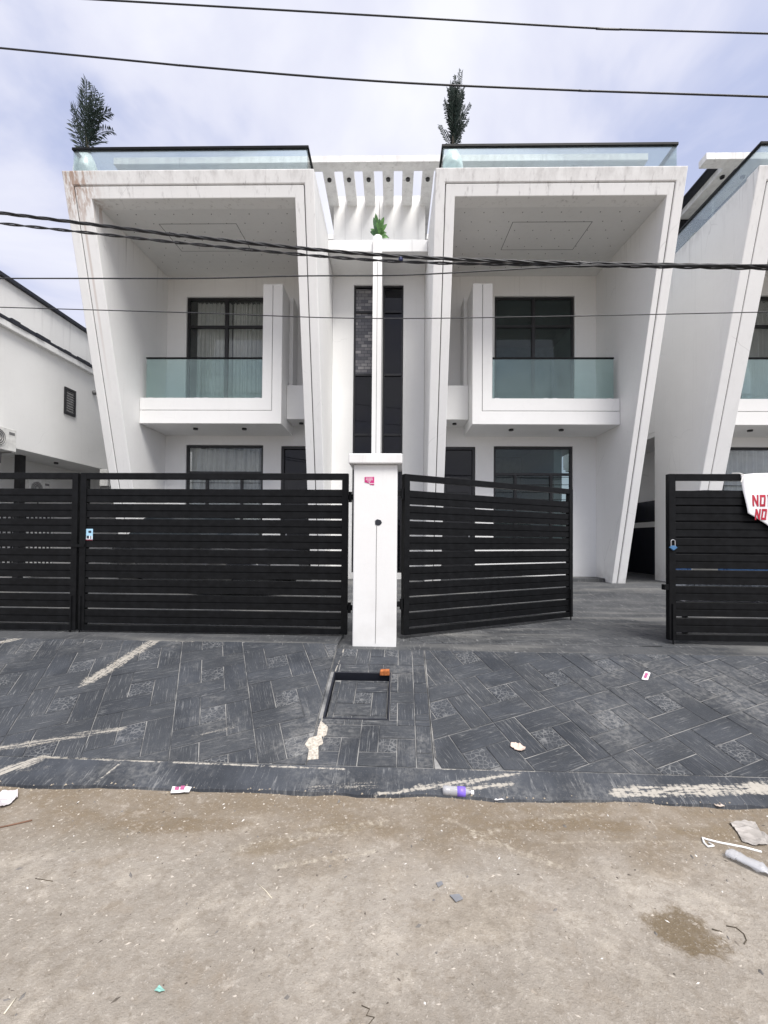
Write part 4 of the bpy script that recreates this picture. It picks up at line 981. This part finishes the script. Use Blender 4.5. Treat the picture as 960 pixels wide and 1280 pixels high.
tp_.f = [[j*(NU+1)+i, j*(NU+1)+i+1, (j+1)*(NU+1)+i+1, (j+1)*(NU+1)+i] for j in range(NV) for i in range(NU)]
tq = tp_.build('tarpaulin', 'black', None, 0, True); tq.modifiers.new('thick', 'SOLIDIFY').thickness = .002
tag(tq, 'black sheet hung behind the slats of the banner gate', 'tarpaulin')

# ================================================================ BOTTLES AND STAND behind the banner gate
def bottle_mesh():
    return MB().lathe([(.030, 0), (.034, .01), (.034, .07), (.030, .08), (.034, .09), (.034, .15), (.026, .185), (.013, .205), (.013, .225)], (0, 0, 0), 10)
bclear = plain('clear bottle plastic', (.70, .74, .76), .2); bcap = plain('white cap', (.78, .78, .78), .5); bwrap = plain('blue wrap', (.10, .22, .48), .35)
bm1 = bottle_mesh().mesh('bottle', bclear, True); bm2 = MB().lathe([(.015, .222), (.015, .24)], (0, 0, 0), 10).mesh('cap', bcap); bm3 = MB().lathe([(.0347, .095), (.0347, .145)], (0, 0, 0), 10).mesh('wrap', bwrap)
def pack(loc, nx, label, wrapped):
    t = thing('bottle_pack', label, 'bottles', 'packs of bottles behind the gate', loc)
    MB().box(-.02, nx*.072+.0, -.02, .235, -.02, -.002).build('tray', bwrap if wrapped else bcap, t)
    for i in range(nx):
        for j in range(3):
            b_ = link('bottle', bm1, t); b_.location = (.02+i*.072, .035+j*.072, 0)
            for me in (bm2, bm3): link(me.name.split('.')[0], me, b_)
    if wrapped: MB().box(-.018, nx*.072-.004, -.012, -.006, .02, .2).build('wrap_film', bwrap, t)
def bench(x0, x1, y0, y1, h, label):
    t = thing('low_rack', label, 'rack', None, (x0, y0, 0)); MB().box(0, x1-x0, 0, y1-y0, h-.03, h-.001).build('top', 'frame', t)
    for x in (0, x1-x0-.04):
        for y in (0, y1-y0-.04): MB().box(x, x+.04, y, y+.04, 0, h-.03).build('leg', 'frame', t)
bench(3.30, 5.0, 5.36, 5.62, .44, 'low black rack under the bottles behind the banner gate')
pack((3.33, 5.38, .46), 11, 'clear bottles standing on the black rack nearest the gate stile', False); pack((4.17, 5.38, .46), 11, 'more clear bottles at the far end of the lower black rack', False)
bench(3.50, 5.2, 5.70, 5.96, .66, 'taller black rack behind the bottle rack')
pack((3.52, 5.72, .68), 7, 'clear bottles on the taller black rack', False); pack((4.06, 5.72, .68), 12, 'blue wrapped bottle pack on the taller black rack', True)
tag(MB().box(3.55, 3.85, 5.6, 5.63, .62, 1.00).build('white_board', 'ac', None, .004), 'small white board showing between the slats of the banner gate', 'board')
sn = thing('folding_stand', 'small white folding metal stand beside the banner gate stile', 'stand', None, (3.42, 6.15, 0))
q = atZ(826, 728, 0); sn.location = (q.x+.05, q.y, 0)
for (a, b) in (((-.06, 0, 0), (.10, 0, .30)), ((.09, 0, 0), (.06, 0, .30)), ((-.06, .12, 0), (.10, .12, .30)), ((-.0, 0, .12), (.09, 0, .16)), ((-.02, .06, .27), (.16, .06, .29)), ((-.14, .02, .008), (.14, .02, .008))):
    MB().tube([a, b], .009, 6).build('rod', 'white', sn)

# ================================================================ LITTER
random.seed(31)
def on_ramp(x, y, h=.012): p = ap(x, y); return p+Vector((0, 0, h))
def on_road(x, y, h=0): p = rp(x, y); return Vector((p.x, p.y, road_z(p.x, p.y)+h))
def scrap(pts, hgt, name, mat, label, cat, thick=.0025, sub=3, crum=.006):
    P = [Vector(p) for p in pts]; c = sum(P, Vector())/len(P); bm2 = bmesh.new(); vv = [bm2.verts.new(p) for p in P]; bm2.faces.new(vv)
    bmesh.ops.triangulate(bm2, faces=bm2.faces[:]); bmesh.ops.subdivide_edges(bm2, edges=bm2.edges[:], cuts=sub, use_grid_fill=True)
    for v in bm2.verts: v.co.z += hgt+crum*abs(mn.noise(v.co*38))*1.6
    me = bpy.data.meshes.new(name); bm2.to_mesh(me); bm2.free(); me.materials.append(mat); o = link(name, me); so_ = o.modifiers.new('thick', 'SOLIDIFY'); so_.thickness = thick; so_.offset = 0
    return tag(o, label, cat)
paper = plain('white paper', (.72, .71, .72), .7, 0, .06); pinkp = plain('pink print', (.40, .10, .22), .6); tissue = plain('peach tissue', (.60, .47, .40), .8); film_ = plain('cloudy plastic film', (.55, .52, .53), .3, 0, .1); greyp = plain('grey blue scrap', (.20, .205, .22), .6)
def zone(px, f): return [f(x, y) for x, y in px]
lf = scrap(zone([(213, 998), (216, 989), (240, 987), (240, 991), (236, 997)], lambda x, y: on_road(x, y, .012)), .004, 'leaflet', paper, 'white and pink printed leaflet lying where the road meets the ramp', 'leaflet')
def ink(px, f, par, mat=None):
    P = zone(px, f); m_ = MB(); n_2 = len(P); m_.prism([p+Vector((0, 0, .010)) for p in P], [p+Vector((0, 0, .020)) for p in P]); return m_.build('print_mark', mat or pinkp, par)
ink([(218, 995), (219, 992.5), (224, 992.5), (223, 995)], lambda x, y: on_road(x, y, .006), lf); ink([(225, 994.5), (226, 991.5), (231, 991.2), (230, 994.3)], lambda x, y: on_road(x, y, .006), lf)
fl = scrap(zone([(802, 851), (806, 841), (813, 843), (810, 852)], lambda x, y: on_ramp(x, y, .010)), .002, 'flyer', paper, 'small pink and white flyer lying on the stamped ramp', 'flyer')
ink([(804.5, 849), (807, 843.5), (810.5, 844.5), (808, 850)], lambda x, y: on_ramp(x, y, .0), fl)
scrap(zone([(639, 931), (648, 933), (657, 937), (656, 942), (645, 941), (638, 936)], lambda x, y: on_ramp(x, y, .012)), .004, 'tissue', tissue, 'crumpled peach tissue on the dark ramp', 'tissue', .004, 4, .015)
scrap(zone([(0, 1012), (-10, 1000), (6, 994), (22, 994), (22, 1000), (12, 1008)], lambda x, y: on_road(x, y, .006)), .006, 'plastic_bag', film_, 'flattened cloudy plastic bag by the ramp edge near the long gate leaf', 'plastic bag', .003, 4, .02)
scrap(zone([(912, 1031), (930, 1028), (944, 1030), (950, 1040), (962, 1046), (960, 1056), (945, 1058), (928, 1053), (922, 1042)], lambda x, y: on_road(x, y, .003)), .003, 'plastic_sheet', plain('pale plastic sheet', (.36, .335, .31), .4), 'pale torn plastic sheet flat on the sand beside the white strap', 'plastic sheet', .002, 4, .010)
scrap(zone([(889, 1006), (898, 1009), (906, 1014), (900, 1015), (893, 1013)], lambda x, y: on_road(x, y, .012)), .006, 'cardboard_scrap', plain('card', (.50, .42, .36), .9), 'small brown card scrap at the foot of the ramp', 'scrap', .003, 2, .012)
scrap(zone([(562, 1122), (574, 1121), (579, 1127), (570, 1131)], lambda x, y: on_road(x, y, .003)), .003, 'plastic_scrap', greyp, 'larger blue grey plastic scrap on the sand', 'scrap', .0015, 2, .002)
scrap(zone([(545, 1106), (552, 1104), (554, 1108), (548, 1112)], lambda x, y: on_road(x, y, .002)), .002, 'plastic_scrap', greyp, 'smaller blue grey plastic scrap on the sand', 'scrap', .0015, 2, .002)
scrap(zone([(193, 1238), (199, 1231), (206, 1238), (199, 1241)], lambda x, y: on_road(x, y, .003)), .002, 'paper_scrap', plain('teal paper', (.25, .50, .44), .7), 'tiny teal paper scrap on the sand', 'scrap', .002, 2, .006)
scrap(zone([(620, 1004), (623, 998), (626, 1004), (630, 1006), (618, 1007)], lambda x, y: on_road(x, y, .014)), .004, 'paper_scrap', paper, 'small white torn paper near the purple labelled bottle', 'scrap', .002, 2, .012)
# bottles lying on the road
def lying_bottle(p0, p1, r, label, labelmat, crushed=False):
    d = p1-p0; L = d.length; t = thing('plastic_bottle', label, 'bottle', None, tuple(p0)); t.rotation_euler = d.to_track_quat('X', 'Z').to_euler()
    cl = M('bottle clear '+label[:9]); gt = cl.n('ShaderNodeBsdfTransparent'); gt.inputs[0].default_value = (.86, .88, .9, 1)
    pb = cl.bsdf((.62, .62, .64), .18); ms = cl.n('ShaderNodeMixShader'); ms.inputs[0].default_value = .5; cl.t.links.new(gt.outputs[0], ms.inputs[1]); cl.t.links.new(pb, ms.inputs[2]); mt = cl.fin(ms.outputs[0])
    pr_ = [(r*.35, 0), (r*.9, .004), (r, .02), (r, L*.2), (r*.93, L*.22), (r, L*.25), (r, L*.62), (r*.9, L*.72), (r*.42, L*.88), (r*.38, L*.9), (r*.38, L)]
    pr_ = [(pr_[i][0]*(1-t)+pr_[i+1][0]*t, pr_[i][1]*(1-t)+pr_[i+1][1]*t) for i in range(len(pr_)-1) for t in (0, .33, .66)]+[pr_[-1]] if crushed else pr_
    mb = MB().lathe([(a, b) for a, b in pr_], (0, 0, 0), 18, 'x')
    if crushed: mb.v = [(x, y*1.25+.008*mn.noise(Vector((x*40, z*60, 1))), z*(.5+.25*mn.noise(Vector((x*30, y*20, 5))))+.012*mn.noise(Vector((x*45, y*50, 2)))) for x, y, z in mb.v]
    mb.build('shell', mt, t, 0, True)
    if labelmat:
        MB().lathe([(r*1.02, L*.48), (r*1.02, L*.75)], (0, 0, 0), 18, 'x').build('label_wrap', labelmat, t, 0, True)
    MB().lathe([(r*.45, L*.94), (r*.45, L*1.03)], (0, 0, 0), 12, 'x').build('cap', bcap, t)
lying_bottle(on_road(553, 999, .034), on_road(591, 1001, .034), .030, 'clear plastic bottle with purple label at the ramp edge', plain('purple label', (.20, .13, .62), .4))
lying_bottle(on_road(908, 1069, .020), on_road(975, 1101, .022), .030, 'crushed clear plastic bottle on the sand beside the white strap', None, True)
# orange brick piece on the cover
bp = on_ramp(481, 841, -.012); bk = MB().prism([(-.05, -.028, 0), (.045, -.030, 0), (.05, .028, 0), (-.045, .03, 0)], [(-.047, -.020, .045), (.035, -.026, .05), (.046, .024, .042), (-.038, .027, .04)]).build('brick_piece', plain('orange clay', (.40, .13, .04), .85, 0, .3, 30, .3, 0, .6), None, .006)
bk.location = bp; bk.rotation_euler = (R(17), 0, .1); tag(bk, 'broken orange brick piece on the rim of the inspection cover', 'brick')
# white strap, twigs
def strap(px, r, name, mat, label, cat): return tag(MB().tube([on_road(x, y, r*.9) for x, y in px], r, 6).build(name, mat, None, 0, True), label, cat)
strap([(952, 1065), (930, 1060), (900, 1055), (884, 1051), (878, 1049), (880, 1055), (885, 1060), (892, 1059), (886, 1055)], .006, 'strap', 'white', 'bent white plastic strap on the sand by the crushed bottle', 'strap')
strap([(908, 1155), (920, 1157), (930, 1165), (933, 1173), (930, 1178)], .0022, 'twig', 'stem', 'curved dark twig beside the damp stain', 'twig')
strap([(890, 1160), (902, 1163)], .0025, 'twig', 'stem', 'short dark twig beside the damp stain', 'twig')
strap([(0, 1034), (20, 1030), (40, 1026)], .005, 'twig', plain('reddish stick', (.16, .09, .06), .9), 'reddish stick on the sand near the plastic bag', 'twig')
strap([(44, 1099), (66, 1102)], .0018, 'twig', 'stem', 'straight dark twig alone on the sand', 'twig')
strap([(452, 1258), (462, 1262), (458, 1270), (468, 1272), (460, 1282)], .0016, 'twig', 'stem', 'knotted black twig on the sand', 'twig')
strap([(5, 1268), (20, 1248)], .003, 'twig', plain('pale straw', (.6, .55, .45), .8), 'pale straw lying on the sand', 'twig')
strap([(322, 1105), (332, 1114), (340, 1124)], .002, 'twig', plain('pale grass', (.55, .5, .4), .8), 'thin curved grass blade on the sand', 'twig')
# grit, chips and crumbs: uncountable
def grit(n, rmin, rmax, mat, seed, dark=False):
    random.seed(seed); m_ = MB()
    for k in range(n):
        x, y = random.uniform(-3.2, 3.2), 1.35+1.6*random.random()**.8; r_ = rmin+(rmax-rmin)*random.random()**3; z = road_z(x, y)
        a = random.random()*6.28; fl_ = random.uniform(.3, .7); lng = random.uniform(1, 2.6)
        P = []
        for (ex, ey, ez) in ((1, 0, 0), (-1, .1, 0), (.1, .8, .1), (-.2, -.8, 0), (0, 0, 1)):
            X, Y_ = ex*lng*r_*random.uniform(.7, 1.2), ey*r_*random.uniform(.7, 1.2); P.append((x+X*math.cos(a)-Y_*math.sin(a), y+X*math.sin(a)+Y_*math.cos(a), z+ez*r_*fl_*1.5-.0005))
        m_.poly(P, [(0, 2, 4), (2, 1, 4), (1, 3, 4), (3, 0, 4)])
    return tag(m_.build('grit', mat), 'loose grit and crumbs over the sandy road', 'grit', None, 'stuff')
grit(3000, .0015, .007, plain('pale grit', (.42, .38, .33), .9), 41); grit(500, .0015, .008, plain('dark grit', (.10, .085, .07), .9), 42); grit(130, .002, .009, plain('white chips', (.68, .66, .63), .8), 43)
grit(320, .004, .013, plain('sand pebbles', (.27, .235, .195), .95), 44); grit(150, .004, .012, plain('grey pebbles', (.16, .15, .14), .95), 45)
# crumbs of sand caught along the ramp edge
random.seed(51); m_ = MB()
for k in range(420):
    x = random.uniform(-3.4, 3.4); y = edgeY(x)+random.gauss(-.004, .014); r_ = .0018+.009*random.random()**2.5; z = (zr(y)+.003) if y > edgeY(x) else road_z(x, y)
    m_.poly([(x+r_, y, z), (x-r_*.5, y+r_, z), (x-r_*.6, y-r_, z), (x, y, z+r_*.9)], [(0, 1, 3), (1, 2, 3), (2, 0, 3)])
tag(m_.build('sand_crumbs', plain('sand crumbs', (.33, .285, .225), .95)), 'sand crumbs caught along the ramp edge', 'sand', None, 'stuff')

# the houses stand a touch off parallel to the gate line: turn them together about the party wall
PHI, PV = R(1.1), Vector((XC, 9.0, 0))
for o in list(bpy.data.objects):
    if o.parent is None and o.name.split('.')[0] in ('semi_detached_house', 'party_fin', 'potted_palm', 'leafy_plant'):
        o.location = PV + Matrix.Rotation(PHI, 3, 'Z') @ (o.location-PV); o.rotation_euler.z += PHI
